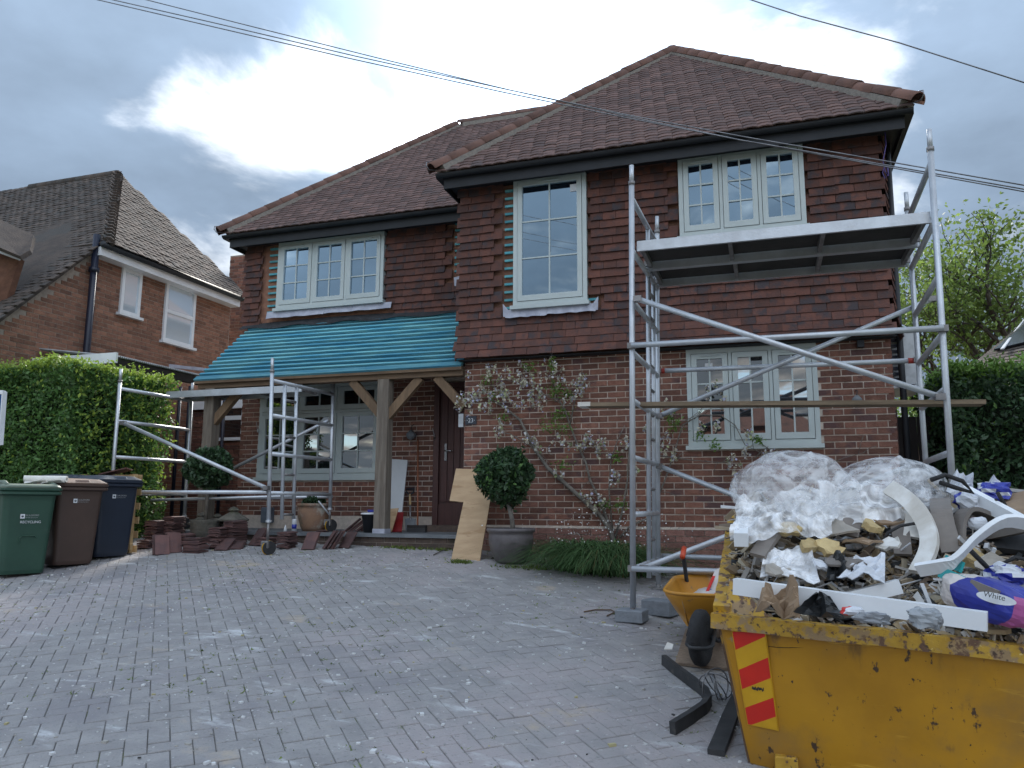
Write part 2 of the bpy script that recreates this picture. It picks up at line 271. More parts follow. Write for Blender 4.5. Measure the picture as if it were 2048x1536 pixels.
# ------------------------------------------------------------------ mesh helpers
class MB:
    def __init__(s): s.v = []; s.f = []; s.r = []; s.mi = []; s.cur = 0.; s.m = 0
    def add(s, vs, fs):
        b = len(s.v); s.v += [tuple(v) for v in vs]; s.r += [s.cur]*len(vs)
        s.f += [tuple(b+i for i in f) for f in fs]; s.mi += [s.m]*len(fs); return s
    def hexa(s, p):      # 4 bottom (ccw from above), 4 top
        return s.add(p, [(3, 2, 1, 0), (4, 5, 6, 7), (0, 1, 5, 4), (1, 2, 6, 5), (2, 3, 7, 6), (3, 0, 4, 7)])
    def box(s, c, d, rot=None):
        hx, hy, hz = d[0]/2, d[1]/2, d[2]/2
        P = [Vector(q) for q in ((-hx, -hy, -hz), (hx, -hy, -hz), (hx, hy, -hz), (-hx, hy, -hz), (-hx, -hy, hz), (hx, -hy, hz), (hx, hy, hz), (-hx, hy, hz))]
        if rot is not None: P = [rot @ q for q in P]
        c = Vector(c); return s.hexa([c+q for q in P])
    def bx(s, x0, x1, y0, y1, z0, z1): return s.box(((x0+x1)/2, (y0+y1)/2, (z0+z1)/2), (x1-x0, y1-y0, z1-z0))
    def bbox(s, c, d, b, rot=None):      # chamfered box
        hx, hy, hz = d[0]/2, d[1]/2, d[2]/2; c = Vector(c); P = []
        for z, k in ((-hz, b), (-hz+b, 0), (hz-b, 0), (hz, b)):
            for (sx, sy) in ((-1, -1), (1, -1), (1, 1), (-1, 1)):
                x, y = sx*(hx-k), sy*(hy-k); P.append(Vector((x, y, z)))
        if rot is not None: P = [rot @ q for q in P]
        F = [(3, 2, 1, 0), (12, 13, 14, 15)]
        for l in range(3):
            for i in range(4): F.append((l*4+i, l*4+(i+1) % 4, l*4+4+(i+1) % 4, l*4+4+i))
        return s.add([c+q for q in P], F)
    def tube(s, p0, p1, r0, r1=None, n=10, cap=True):
        return s.path([p0, p1], [r0, r0 if r1 is None else r1], n, cap)
    def path(s, pts, rad, n=8, cap=True, closed=False):
        pts = [Vector(p) for p in pts]; k = len(pts)
        if not isinstance(rad, (list, tuple)): rad = [rad]*k
        vs = []; fs = []; up = None
        for i, p in enumerate(pts):
            if closed: t = pts[(i+1) % k]-pts[i-1]
            else: t = pts[min(i+1, k-1)]-pts[max(i-1, 0)]
            t = t.normalized() if t.length > 1e-9 else Vector((0, 0, 1))
            if up is None: up = t.orthogonal().normalized()
            else:
                up = up-t*up.dot(t); up = up.normalized() if up.length > 1e-6 else t.orthogonal().normalized()
            q = t.cross(up)
            for j in range(n):
                a = 2*math.pi*j/n; vs.append(p+(up*math.cos(a)+q*math.sin(a))*rad[i])
        for i in range(k if closed else k-1):
            for j in range(n):
                i2 = (i+1) % k; fs.append((i*n+j, i*n+(j+1) % n, i2*n+(j+1) % n, i2*n+j))
        if cap and not closed: fs += [tuple(range(n-1, -1, -1)), tuple((k-1)*n+j for j in range(n))]
        return s.add(vs, fs)
    def strap(s, pts, wid, th, side):   # rectangular section swept along pts; side = width direction
        pts = [Vector(p) for p in pts]; k = len(pts); vs = []; fs = []; side = Vector(side).normalized()
        for i, p in enumerate(pts):
            t = (pts[min(i+1, k-1)]-pts[max(i-1, 0)]).normalized(); sd = (side-t*side.dot(t)).normalized(); n = t.cross(sd)
            vs += [p-sd*wid/2-n*th/2, p+sd*wid/2-n*th/2, p+sd*wid/2+n*th/2, p-sd*wid/2+n*th/2]
        for i in range(k-1):
            for j in range(4): fs.append((i*4+j, i*4+(j+1) % 4, i*4+4+(j+1) % 4, i*4+4+j))
        fs += [(3, 2, 1, 0), (k*4-4, k*4-3, k*4-2, k*4-1)]; return s.add(vs, fs)
    def lathe(s, c, prof, n=24, axis=None):
        c = Vector(c); vs = []; fs = []; k = len(prof)
        for (r, z) in prof:
            for j in range(n):
                a = 2*math.pi*j/n; q = Vector((r*math.cos(a), r*math.sin(a), z)); vs.append(c+(axis @ q if axis is not None else q))
        for i in range(k-1):
            for j in range(n): fs.append((i*n+j, i*n+(j+1) % n, (i+1)*n+(j+1) % n, (i+1)*n+j))
        if prof[0][0] > 1e-5: fs.append(tuple(range(n-1, -1, -1)))
        if prof[-1][0] > 1e-5: fs.append(tuple((k-1)*n+j for j in range(n)))
        return s.add(vs, fs)
    def prism(s, poly, n):      # polygon of 3-D points extruded by vector n
        poly = [Vector(p) for p in poly]; n = Vector(n); k = len(poly)
        return s.add(poly+[p+n for p in poly], [tuple(range(k-1, -1, -1)), tuple(range(k, 2*k))]+[(i, (i+1) % k, k+(i+1) % k, k+i) for i in range(k)])
    def grid(s, fn, nu, nv):
        vs = [fn(i/nu, j/nv) for j in range(nv+1) for i in range(nu+1)]
        return s.add(vs, [(j*(nu+1)+i, j*(nu+1)+i+1, (j+1)*(nu+1)+i+1, (j+1)*(nu+1)+i) for j in range(nv) for i in range(nu)])
    def mesh(s, name, mats, smooth=False):
        me = bpy.data.meshes.new(name); me.from_pydata(s.v, [], s.f)
        for m in (mats if isinstance(mats, (list, tuple)) else [mats]): me.materials.append(MATS[m] if isinstance(m, str) else m)
        if any(s.mi): me.polygons.foreach_set('material_index', s.mi)
        if any(s.r): me.attributes.new('rnd', 'FLOAT', 'POINT').data.foreach_set('value', s.r)
        if smooth: me.polygons.foreach_set('use_smooth', [True]*len(me.polygons))
        me.update(); return me
LOC = {}
def wloc(o):
    l = Vector((0, 0, 0))
    while o: l = l+o.location+o.matrix_parent_inverse.to_translation(); o = o.parent
    return l
def link(o, parent=None, world=True):
    COL.objects.link(o)
    if parent:
        o.parent = parent
        if world: o.matrix_parent_inverse = Matrix.Translation(-wloc(parent))
    return o
def build(mb, name, mats, parent=None, smooth=False, world=True):
    o = bpy.data.objects.new(name, mb.mesh(name, mats, smooth)); return link(o, parent, world)
def tag(o, label, cat, group=None):
    o['label'] = label; o['category'] = cat
    if group: o['group'] = group
    return o
def struct(o): o['kind'] = 'structure'; return o
def stuff(o, label=None, cat=None):
    o['kind'] = 'stuff'
    if label: o['label'] = label
    if cat: o['category'] = cat
    return o
def thing(name, label, cat, loc, group=None):
    o = bpy.data.objects.new(name, None); o.empty_display_size = .1; o.location = loc; COL.objects.link(o); return tag(o, label, cat, group)
def inst(me, name, parent, mat):
    """a piece that shares mesh data, placed by a world matrix; parents are only translated"""
    o = bpy.data.objects.new(name, me); COL.objects.link(o); o.parent = parent
    o.matrix_parent_inverse = Matrix.Translation(-wloc(parent)); o.matrix_basis = mat; return o
def one(name, label, cat, mb, mats, group=None, smooth=False):
    return tag(build(mb, name, mats, None, smooth), label, cat, group)
def mirror_pts(P): return P
def leaves_mesh(name, C, size, mat, up=.35, fold=.25, aspect=.5, smooth=False, dirs=None):
    """many small folded leaf faces at the points C (N x 3)"""
    n = len(C); d = rng.normal(size=(n, 3)) if dirs is None else dirs+rng.normal(size=(n, 3))*.35
    d[:, 2] += up*rng.normal(size=n) if dirs is None else 0
    d /= np.linalg.norm(d, axis=1, keepdims=True)
    o = rng.normal(size=(n, 3)); sd = np.cross(d, o); sd /= np.linalg.norm(sd, axis=1, keepdims=True)+1e-9
    nm = np.cross(d, sd); L = (size*(.6+.8*rng.random(n)))[:, None]
    a = C-d*L*.5; b = C+sd*L*aspect*.5+nm*L*fold*.3; c = C+d*L*.5; e = C-sd*L*aspect*.5+nm*L*fold*.3
    V = np.stack([a, b, c, e], 1).reshape(-1, 3)
    me = bpy.data.meshes.new(name); me.vertices.add(4*n); me.vertices.foreach_set('co', V.ravel())
    me.loops.add(4*n); me.loops.foreach_set('vertex_index', np.arange(4*n))
    me.polygons.add(n); me.polygons.foreach_set('loop_start', np.arange(n)*4); me.polygons.foreach_set('loop_total', np.full(n, 4))
    me.attributes.new('rnd', 'FLOAT', 'POINT').data.foreach_set('value', np.repeat(rng.random(n), 4))
    me.materials.append(MATS[mat]); me.update(); me.validate(); return me
def leaves(name, C, size, mat, parent=None, **kw):
    return link(bpy.data.objects.new(name, leaves_mesh(name, np.asarray(C, float), size, mat, **kw)), parent)
FONT_CACHE = {}
def text(name, s, mat, parent, origin, xdir, ydir, height, depth=.001, align='LEFT'):
    cu = bpy.data.curves.new('t', 'FONT'); cu.body = s; cu.size = 1; cu.align_x = align
    t = bpy.data.objects.new('t', cu); COL.objects.link(t)
    me = bpy.data.meshes.new_from_object(t.evaluated_get(bpy.context.evaluated_depsgraph_get()))
    bpy.data.objects.remove(t)
    xd = Vector(xdir).normalized(); yd = Vector(ydir); yd = (yd-xd*yd.dot(xd)).normalized(); zd = xd.cross(yd)
    m = Matrix([[xd[i], yd[i], zd[i], origin[i]] for i in range(3)]+[[0, 0, 0, 1]]) @ Matrix.Scale(height/.7, 4)
    me.transform(m); me.materials.clear(); me.materials.append(MATS[mat])
    return link(bpy.data.objects.new(name, me), parent)
def choose(items, n=300, key=None):
    """indices of the n items (N x 3 centres) that show largest in the photograph"""
    P = np.array(items); q = proj(P)
    ok = (q[:, 0] > 0) & (q[:, 0] < 2048) & (q[:, 1] > 0) & (q[:, 1] < 1536) & (q[:, 2] > 0)
    if key is not None: ok &= key(q)
    idx = np.where(ok)[0]; idx = idx[np.argsort(q[idx, 2])][:n]; return set(int(i) for i in idx)
# ------------------------------------------------------------------ ground
gx = [-400, -120, -40, -20, -14] + [x*.75-9 for x in range(0, 25)] + [14, 20, 40, 120, 400]
gy = [-400, -120, -40, -20, -16, -14] + [y*.7-13.3 for y in range(0, 20)] + [2, 6, 12, 25, 60, 150, 500]
mb = MB(); nx = len(gx)
mb.add([(x, y, G(x, y)-.045) for y in gy for x in gx], [(j*nx+i, j*nx+i+1, (j+1)*nx+i+1, (j+1)*nx+i) for j in range(len(gy)-1) for i in range(nx-1)])
struct(build(mb, 'ground', 'ground'))
# driveway: a bed of joint sand with herringbone pavers set at 45 degrees to the house
DX0, DX1, DY0, DY1 = -5.3, 6.6, -9.6, -.02
mb = MB(); nu, nv = 48, 40
mb.grid(lambda u, v: (DX0+(DX1-DX0)*u, DY0+(DY1-DY0)*v, G(DX0+(DX1-DX0)*u, DY0+(DY1-DY0)*v)-.0075), nu, nv)
drive = struct(build(mb, 'driveway', 'joint'))
def paver_mesh(mb, M4):
    P = []
    for z, k in ((-.03, 0), (-.004, 0), (0, .003)):
        for sx, sy in ((-1, -1), (1, -1), (1, 1), (-1, 1)): P.append(M4 @ Vector((sx*(.1022-k), sy*(.0502-k), z)))
    mb.add(P, [(8, 9, 10, 11)]+[(l*4+i, l*4+(i+1) % 4, l*4+4+(i+1) % 4, l*4+4+i) for l in range(2) for i in range(4)])
pv0 = MB(); paver_mesh(pv0, Matrix.Identity(4)); pvm = pv0.mesh('paver', 'paver')
PA = R(42.5); PP = .1042; pmats = []
ca, sa = math.cos(PA), math.sin(PA)
for i in range(-140, 140):
    for j in range(-140, 140):
        m = (i-j) % 4
        if m == 0: cu, cw, ang = (i+1)*PP, (j+.5)*PP, 0.
        elif m == 3: cu, cw, ang = (i+.5)*PP, (j+1)*PP, math.pi/2
        else: continue
        x, y = cu*ca-cw*sa, -4.5+cu*sa+cw*ca
        if not (DX0 < x < DX1 and DY0 < y < -.1): continue
        if y > -.55 and x > .55: continue                       # planting bed along the wall
        if x < -4.9 and y < -3.4 and x+.4*y < -7.6: continue
        sl = -.02 if x < .5 else -.06
        z = G(x, y)+random.gauss(0, .0016)
        nrm = Vector((-sl+random.gauss(0, .006), -.1+random.gauss(0, .006), 1)).normalized()
        xa = Vector((math.cos(PA+ang), math.sin(PA+ang), 0)); xa = (xa-nrm*xa.dot(nrm)).normalized(); ya = nrm.cross(xa)
        pmats.append(Matrix([[xa[k], ya[k], nrm[k], (x, y, z)[k]] for k in range(3)]+[[0, 0, 0, 1]]))
near = choose([m.to_translation() for m in pmats], 300, lambda q: ~((q[:, 0] > 1480) & (q[:, 1] > 1000)))
far = MB()
for i, m in enumerate(pmats):
    if i in near: inst(pvm, 'paver', drive, m)
    else: far.cur = random.random(); paver_mesh(far, m)
stuff(build(far, 'pavers_beyond', 'paver', drive))
# planting bed
mb = MB(); mb.grid(lambda u, v: (.6+4.6*u, -.62+.62*v, G(.6+4.6*u, -.62+.62*v)+.004+.02*math.sin(u*37)*math.sin(v*3.1)), 40, 6)
struct(build(mb, 'planting_bed', 'soil'))

# ------------------------------------------------------------------ brick / tile generators
def brick_rows(x0, x1, ztop, nrow, holes, phase=0, pitch=.075, mod=.225, gap=.010):
    out = []
    for k in range(nrow):
        zc_ = ztop-pitch*(k+.5); iv = [(x0, x1)]
        for (a, b, c, d) in holes:
            if c < zc_ < d:
                iv = [s for (p, q) in iv for s in (((p, min(q, a)), (max(p, b), q))) if s[1]-s[0] > .02]
        o = x0+(mod/2 if (k+phase) % 2 == 0 else 0)
        j = math.floor((x0-o)/mod)-1
        while o+j*mod < x1:
            a, b = o+j*mod+gap/2, o+(j+1)*mod-gap/2; j += 1
            for (p, q) in iv:
                aa, bb = max(a, p), min(b, q)
                if bb-aa > .03: out.append(((aa+bb)/2, zc_, bb-aa))
    return out
def panel(mb, x0, x1, z0, z1, y0, y1, holes):
    xs = sorted({x0, x1, *[min(max(h[i], x0), x1) for h in holes for i in (0, 1)]}); zs = sorted({z0, z1, *[min(max(h[i], z0), z1) for h in holes for i in (2, 3)]})
    for a, b in zip(xs, xs[1:]):
        for c, d in zip(zs, zs[1:]):
            if not any(h[0] < (a+b)/2 < h[1] and h[2] < (c+d)/2 < h[3] for h in holes): mb.bx(a, b, y0, y1, c, d)
def tile_geo(mb, M4, w=.163, l=.15, t=.011, camber=.0, bot=None):
    xs = (-w/2, -w/6, w/6, w/2); zc_ = (0, camber, camber, 0); b = -l/2
    P = [(x, b, z+t) for x, z in zip(xs, zc_)]+[(x, b, z-.001) for x, z in zip(xs, zc_)]+[(x, l/2, z+t) for x, z in zip(xs, zc_)]+[(-w/2, l/2, -.001), (w/2, l/2, -.001)]
    F = [(i, i+1, 9+i, 8+i) for i in range(3)]+[(4+i, 5+i, 1+i, i) for i in range(3)]+[(4, 0, 8, 12), (3, 7, 13, 11)]
    mb.add([M4 @ Vector(p) for p in P], F)

# ------------------------------------------------------------------ the house
YL = 1.15; XR = 5.145; XL = -4.38
house = thing('brick_house', 'brick house with dark red hung tiles, grey-green windows and unfinished blue-battened porch', 'house', (1.2, 1.0, 0))
WIN_C = (.70, 1.69, 3.07, 4.88); WIN_R = (2.865, 4.335, 3.78, 4.87); WIN_D = (2.885, 4.36, 1.21, 2.425)
WIN_L = (-3.77, -1.82, 3.66, 4.83); WIN_P = (-4.03, -1.83, .92, 2.44); DOOR = (-.93, -.02, .22, 2.36)
mb = MB()                                        # mortar-faced lower walls and rendered core
panel(mb, 0, XR, -.4, 2.47, .006, .12, [WIN_D])
mb.bx(0, XR, .12, 7.4, -.4, 4.97); mb.bx(0.001, XR-.001, .02, .12, 2.47, 4.97)
panel(mb, XL, -.001, -.2, 2.6, YL+.006, YL+.12, [WIN_P, (DOOR[0]-.0, .1, DOOR[2], DOOR[3])])
mb.bx(XL, -.001, YL+.12, 7.4, -.2, 4.97); mb.bx(XL+.001, -.002, YL+.02, YL+.12, 2.6, 4.97)
wall = build(mb, 'wall', 'mortar', house)
bunit = MB(); bunit.box((0, 0, 0), (.213, .06, .063)); bme = bunit.mesh('brick', 'brick')
rows_r = brick_rows(0, XR, 2.475, 29, [WIN_D], phase=1)
rows_l = brick_rows(XL, DOOR[0]-.02, 2.55, 29, [WIN_P], phase=0)
allb = [(x, .03, z, l) for x, z, l in rows_r]+[(x, YL+.03, z, l) for x, z, l in rows_l]
nearb = choose([(x, y, z) for x, y, z, l in allb], 300, lambda q: ~((q[:, 0] > 1480) & (q[:, 1] > 930)) & (q[:, 2] < 10.6))
rest = MB()
for i, (x, y, z, l) in enumerate(allb):
    y += random.gauss(0, .0018)-.001; z += random.gauss(0, .0008)
    ro = Matrix.Rotation(random.gauss(0, .004), 4, 'Y')
    if i in nearb and abs(l-.215) < .002: inst(bme, 'brick', wall, Matrix.Translation((x, y, z)) @ ro)
    else: rest.cur = random.random(); rest.box((x, y, z), (l-.002, .06, .063), ro.to_3x3())
# side returns seen only from other positions
for (yy0, yy1, xx) in ((.0, 7.3, XR-.025), (YL, 7.3, XL+.025)):
    for k in range(31):
        y = yy0+(.1 if k % 2 else 0)
        while y < yy1: rest.cur = random.random(); rest.box((xx, y+.11, 2.44-.075*k-.0375), (.06, .215, .065)); y += .225
stuff(build(rest, 'bricks_beyond', 'brick', wall))
pl = MB()
for x, z, l in brick_rows(0, XR, .275, 8, [], phase=0): pl.cur = random.random(); pl.box((x, .018+random.gauss(0, .002), z), (l, .07, .065))
stuff(build(pl, 'plinth_bricks', 'brick_plinth', wall))
mb = MB(); mb.bx(-.004, XR+.004, -.008, .05, .275, .302); build(mb, 'damp_course', 'mortar', wall)

# upper walls: brick backing, battens, hung tiles
UB = MB(); panel(UB, 0, XR, 2.44, 4.95, -.002, .0195, [WIN_C, WIN_R]); upper = build(UB, 'upper_wall', 'brick_orange', house)
UB = MB(); panel(UB, XL, -.0015, 3.30, 4.95, YL-.002, YL+.0195, [WIN_L]); build(UB, 'upper_wall', 'brick_orange', house)
clad = build(MB().bx(-.045, XR+.05, -.135, -.003, 2.425, 2.44), 'tile_cladding', 'felt', house)
tun = MB(); tile_geo(tun, Matrix.Identity(4), .1625, .155, .011); tme = tun.mesh('hung_tile', 'hung_tile')
GA = .1085; tiles = []
def hang(x0, x1, z0, z1, Y, holes, bell):
    nrow = int((z1-z0)/GA)+1
    for k in range(nrow):
        zb = z0+k*GA
        kick = (.085, .050, .022, .006)[k] if bell and k < 4 else 0
        tilt = R(11.5)+(R(16), R(13), R(9), R(4))[k]*(1 if bell else 0) if k < 4 else R(11.5)
        j = 0; x = x0+(.0825 if k % 2 else .165)/2-.02
        while x < x1+.03:
            zc_ = zb+.0775
            if zc_ < z1+.02 and not any(h[0]-.075 < x < h[1]+.075 and h[2]-.03 < zb+.05 < h[3]+.02 for h in holes):
                ro = Matrix.Rotation(math.pi/2-tilt+random.gauss(0, .008), 4, 'X') @ Matrix.Rotation(random.gauss(0, .012), 4, 'Z')
                tiles.append((Matrix.Translation((x+random.gauss(0, .0015), Y-.034-kick-math.sin(tilt)*.075, zc_+random.gauss(0, .0025))) @ ro))
            x += .165
STRIP_C = (.56, .70, 3.06, 4.90); STRIP_L = (-3.985, -3.77, 3.62, 4.86); STRIP_M = (-.66, -.40, 3.93, 4.90)
hang(-.06, XR+.04, 2.44, 4.93, 0, [WIN_C, WIN_R, STRIP_C, (.56, 1.80, 2.97, 3.08), (1.69, 1.86, 3.10, 3.20)], True)
hang(XL-.02, -.05, 3.42, 4.90, YL, [WIN_L, STRIP_L, STRIP_M, (-3.99, -1.70, 3.40, 3.66)], False)
neart = choose([m.to_translation() for m in tiles], 300)
rest = MB()
for i, m in enumerate(tiles):
    if i in neart: inst(tme, 'tile', clad, m)
    else: rest.cur = random.random(); tile_geo(rest, m, .1625, .155, .011)
for k in range(23):                              # right and left returns of the cladding
    y = .05
    while y < 7.0:
        for xx, sg in ((XR+.05, 1), (-.05, -1)):
            rest.cur = random.random(); rest.box((xx+sg*(.02 if k > 2 else .07-.02*k), y, 2.44+k*GA+.07), (.012, .163, .15), Matrix.Rotation(sg*-.2, 3, 'Y'))
        y += .165
        if y > 3 and k > 4: break
stuff(build(rest, 'tiles_beyond', 'hung_tile', clad))
for (x0, x1, z0, z1, Y) in ((.56, .70, 3.10, 4.86, 0), (-3.975, -3.775, 3.66, 4.83, YL), (-.64, -.42, 3.95, 4.86, YL), (.42, .70, 4.84, 4.87, 0), (1.695, 1.83, 3.13, 3.25, 0)):
    z = z0
    while z < z1:
        a = random.uniform(-.02, .015)
        b = MB(); b.box(((x0+x1)/2+a/2, Y-.022, z+.019), (x1-x0+a, .03, .030)); build(b, 'batten', 'batten_cut', upper); z += GA

# windows ------------------------------------------------------------------
def window(rect, Y, cas, cols, rowsn, parent, label=None, transom=None, vents=(), glass='glass', depth=.10, fmat='frame_sage', sill=True, bead=.018):
    x0, x1, z0, z1 = rect; fw = .055
    f = MB()
    zz0 = z0+(.05 if sill else 0)
    f.bx(x0, x1, Y, Y+depth, z1-fw, z1); f.bx(x0, x1, Y, Y+depth, zz0, zz0+fw); f.bx(x0, x0+fw, Y, Y+depth, zz0+fw, z1-fw); f.bx(x1-fw, x1, Y, Y+depth, zz0+fw, z1-fw)
    W = (x1-x0-2*fw); xs = [x0+fw]
    for c in cas: xs.append(xs[-1]+W*c)
    for x in xs[1:-1]: f.bx(x-.02, x+.02, Y+.0005, Y+depth, zz0+fw, z1-fw)
    zsplit = [zz0+fw, z1-fw] if not transom else [zz0+fw, transom, z1-fw]
    if transom: f.bx(x0+fw, x1-fw, Y+.0008, Y+depth, transom-.02, transom+.02)
    wn = build(f, 'window', fmat, parent)
    if label: wn['label'] = label
    if sill: build(MB().bx(x0-.03, x1+.03, Y-.045, Y+depth, z0, z0+.049), 'sill', fmat, wn)
    build(MB().bx(x0+.01, x1-.01, Y+depth-.012, Y+depth-.004, zz0, z1), 'frame_gap', 'frame_gap', wn)
    for ci in range(len(cas)):
        for ri in range(len(zsplit)-1):
            a, b = xs[ci]+(.0 if ci == 0 else .02)+.006, xs[ci+1]-(.0 if ci == len(cas)-1 else .02)-.006
            c, d = zsplit[ri]+(.02 if ri else 0)+.006, zsplit[ri+1]-(.02 if ri < len(zsplit)-2 else 0)-.006
            sw = .062; s = MB(); yo = Y-.008
            s.bx(a, b, yo, yo+.06, c, c+sw+.012); s.bx(a, b, yo, yo+.06, d-sw, d); s.bx(a, a+sw, yo, yo+.06, c+sw+.012, d-sw); s.bx(b-sw, b, yo, yo+.06, c+sw+.012, d-sw)
            build(s, 'sash', fmat, wn)
            nr = rowsn if not transom or ri == 0 else 1; nc = cols
            ga, gb, gc, gd = a+sw, b-sw, c+sw+.012, d-sw; h = bead/2
            px = [ga+(gb-ga)*i/nc for i in range(nc+1)]; pz = [gc+(gd-gc)*i/nr for i in range(nr+1)]
            for i in range(1, nc): build(MB().bx(px[i]-h, px[i]+h, yo+.012, yo+.05, gc, gd), 'glazing_bar', fmat, wn)
            for j in range(1, nr): build(MB().bx(ga, gb, yo+.014, yo+.05, pz[j]-h, pz[j]+h), 'glazing_bar', fmat, wn)
            for i in range(nc):
                for j in range(nr):
                    p = MB(); e = .003
                    ry = random.gauss(0, .002)
                    y = yo+.03
                    rz_ = random.gauss(0, .0018); Q = [(px[i], y-ry-rz_, pz[j]), (px[i+1], y+ry-rz_, pz[j]), (px[i+1], y+ry+rz_, pz[j+1]), (px[i], y-ry+rz_, pz[j+1])]
                    p.prism(Q, (0, .006, 0))
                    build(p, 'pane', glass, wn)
            if ci in vents and (not transom):
                build(MB().bbox(((a+b)/2, yo-.006, d-sw*.45), (min(.26, (b-a)*.55), .014, .014), .004), 'trickle_vent', fmat, wn)
    return wn
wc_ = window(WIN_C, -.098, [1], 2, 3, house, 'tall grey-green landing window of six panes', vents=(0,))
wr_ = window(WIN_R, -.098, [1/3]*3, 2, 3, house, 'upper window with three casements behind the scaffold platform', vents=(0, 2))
wd_ = window(WIN_D, -.012, [1/3]*3, 2, 3, house, 'ground floor window with three casements behind the scaffold', vents=(0, 2), glass='glass_dark')
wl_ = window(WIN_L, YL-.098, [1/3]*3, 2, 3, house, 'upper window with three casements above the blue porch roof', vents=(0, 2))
wp_ = window(WIN_P, YL-.005, [1/3]*3, 2, 3, house, 'wide porch window with small top lights', transom=2.0, glass='glass_dark')
# stickers on the new glass
for (x, z, Y, w_) in ((1.52, 4.655, -.082, wc_), (3.15, 2.20, .0, wd_)):
    build(MB().bx(x-.045, x+.045, Y-.002, Y, z-.05, z+.05), 'sticker', 'white_print', w_)
# lead flashings
def flash(x0, x1, zt, zb, Y, name='lead_flashing', amp=.004, mat='lead', n=40):
    ph = random.random()*9
    f = MB(); f.grid(lambda u, v: (x0+(x1-x0)*u, Y-.012-.03*v-.005*math.sin(u*29+ph)*v, zt+(zb-zt)*v+amp*math.sin(u*17+ph)*v), n, 5)
    f.grid(lambda u, v: (x0+(x1-x0)*(1-u), Y-.008-.03*v-.005*math.sin((1-u)*29+ph)*v, zt+(zb-zt)*v+amp*math.sin((1-u)*17+ph)*v), n, 5)
    return build(f, name, mat, house, smooth=True)
flash(.60, 1.16, 3.08, 2.965, -.075); flash(1.165, 1.80, 3.08, 2.975, -.078)
for sx, x in ((-1, .60), (1, 1.80)):
    build(MB().prism([(x-.04*sx, -.10, 3.07), (x+.035*sx, -.112, 3.16), (x+.03*sx, -.115, 2.985), (x-.06*sx, -.108, 2.98)], (0, .004, 0)), 'lead_flashing', 'lead', house)
flash(-3.93, -2.85, 3.665, 3.55, YL-.085); flash(-2.86, -1.66, 3.665, 3.56, YL-.082)
build(MB().prism([(-.62, YL-.10, 3.96), (-.46, YL-.11, 3.98), (-.44, YL-.13, 3.80), (-.60, YL-.12, 3.82)], (0, .004, 0)), 'lead_flashing', 'lead', house)
# eaves: soffit, fascia, gutter
def eaves(x0, x1, Y, zt=4.97, ret=None):
    build(MB().bx(x0+.1, x1-.1, Y+.09, Y+.47, zt-.13, zt-.105), 'soffit', 'black_plastic', house)
    build(MB().bx(x0+.085, x1-.085, Y+.07, Y+.092, zt-.20, zt-.0), 'fascia', 'black_plastic', house)
    g = MB(); n = 8; prof = [(math.cos(math.pi+math.pi*i/n)*.055, math.sin(math.pi+math.pi*i/n)*.05) for i in range(n+1)]
    prof += [(p[0]*.9, p[1]*.88) for p in reversed(prof)]
    g.prism([(x0, Y+.012+p[0]*1., zt-.02+p[1]) for p in prof], (x1-x0, 0, 0)); build(g, 'gutter', 'black_plastic', house)
eaves(-.30, 5.49, -.38); eaves(-4.66, -.2, YL-.38)
for x, Y0, Y1 in ((-.215, -.30, 1.0), (5.40, -.30, 7.5), (-4.575, YL-.30, 7.3)):
    build(MB().bx(x-.01, x+.01, Y0, Y1, 4.77, 4.965), 'fascia', 'black_plastic', house)
    build(MB().bx(min(x, x+(.3 if x < 3 else -.3)), max(x, x+(.3 if x < 3 else -.3)), Y0+.003, Y1, 4.842, 4.862), 'soffit', 'black_plastic', house)
    sx = -1 if x < 3 else 1
    build(MB().bx(min(x+sx*.012, x+sx*.10), max(x+sx*.012, x+sx*.10), Y0-.06, Y1, 4.905, 4.945), 'gutter', 'black_plastic', house)
build(MB().tube((5.30, .25, 4.85), (5.25, .2, -.3), .035, n=12), 'downpipe', 'black_plastic', house, smooth=True)
# roof
ZE, ZR = 4.985, 7.87; A1 = (2.595, 2.465, ZR); AM = (-1.67, 3.70, ZR)
sl_ = MB()
def slab(*P): sl_.prism([Vector(p) for p in P], (0, 0, -.05))
slab((-.25, -.38, ZE), (5.44, -.38, ZE), A1)
slab((-4.6, YL-.38, ZE), (-.25, YL-.38, ZE), (2.595, 3.7, ZR), AM)
slab((5.44, -.38, ZE), (5.44, 6.63, ZE), (2.595, 3.7, ZR), A1)
slab((-.25, YL-.38, ZE), (-.25, -.38, ZE), A1, (2.595, 3.7, ZR))
slab((-4.6, 6.63, ZE), (-4.6, YL-.38, ZE), AM)
slab((5.44, 6.63, ZE), (-4.6, 6.63, ZE), AM, (2.595, 3.7, ZR))
roof = build(sl_, 'roof', 'roof_tile', house)
rt = MB(); tile_geo(rt, Matrix.Identity(4), .163, .15, .013, camber=.009); rtm = rt.mesh('roof_tile', 'roof_tile')
rtiles = []
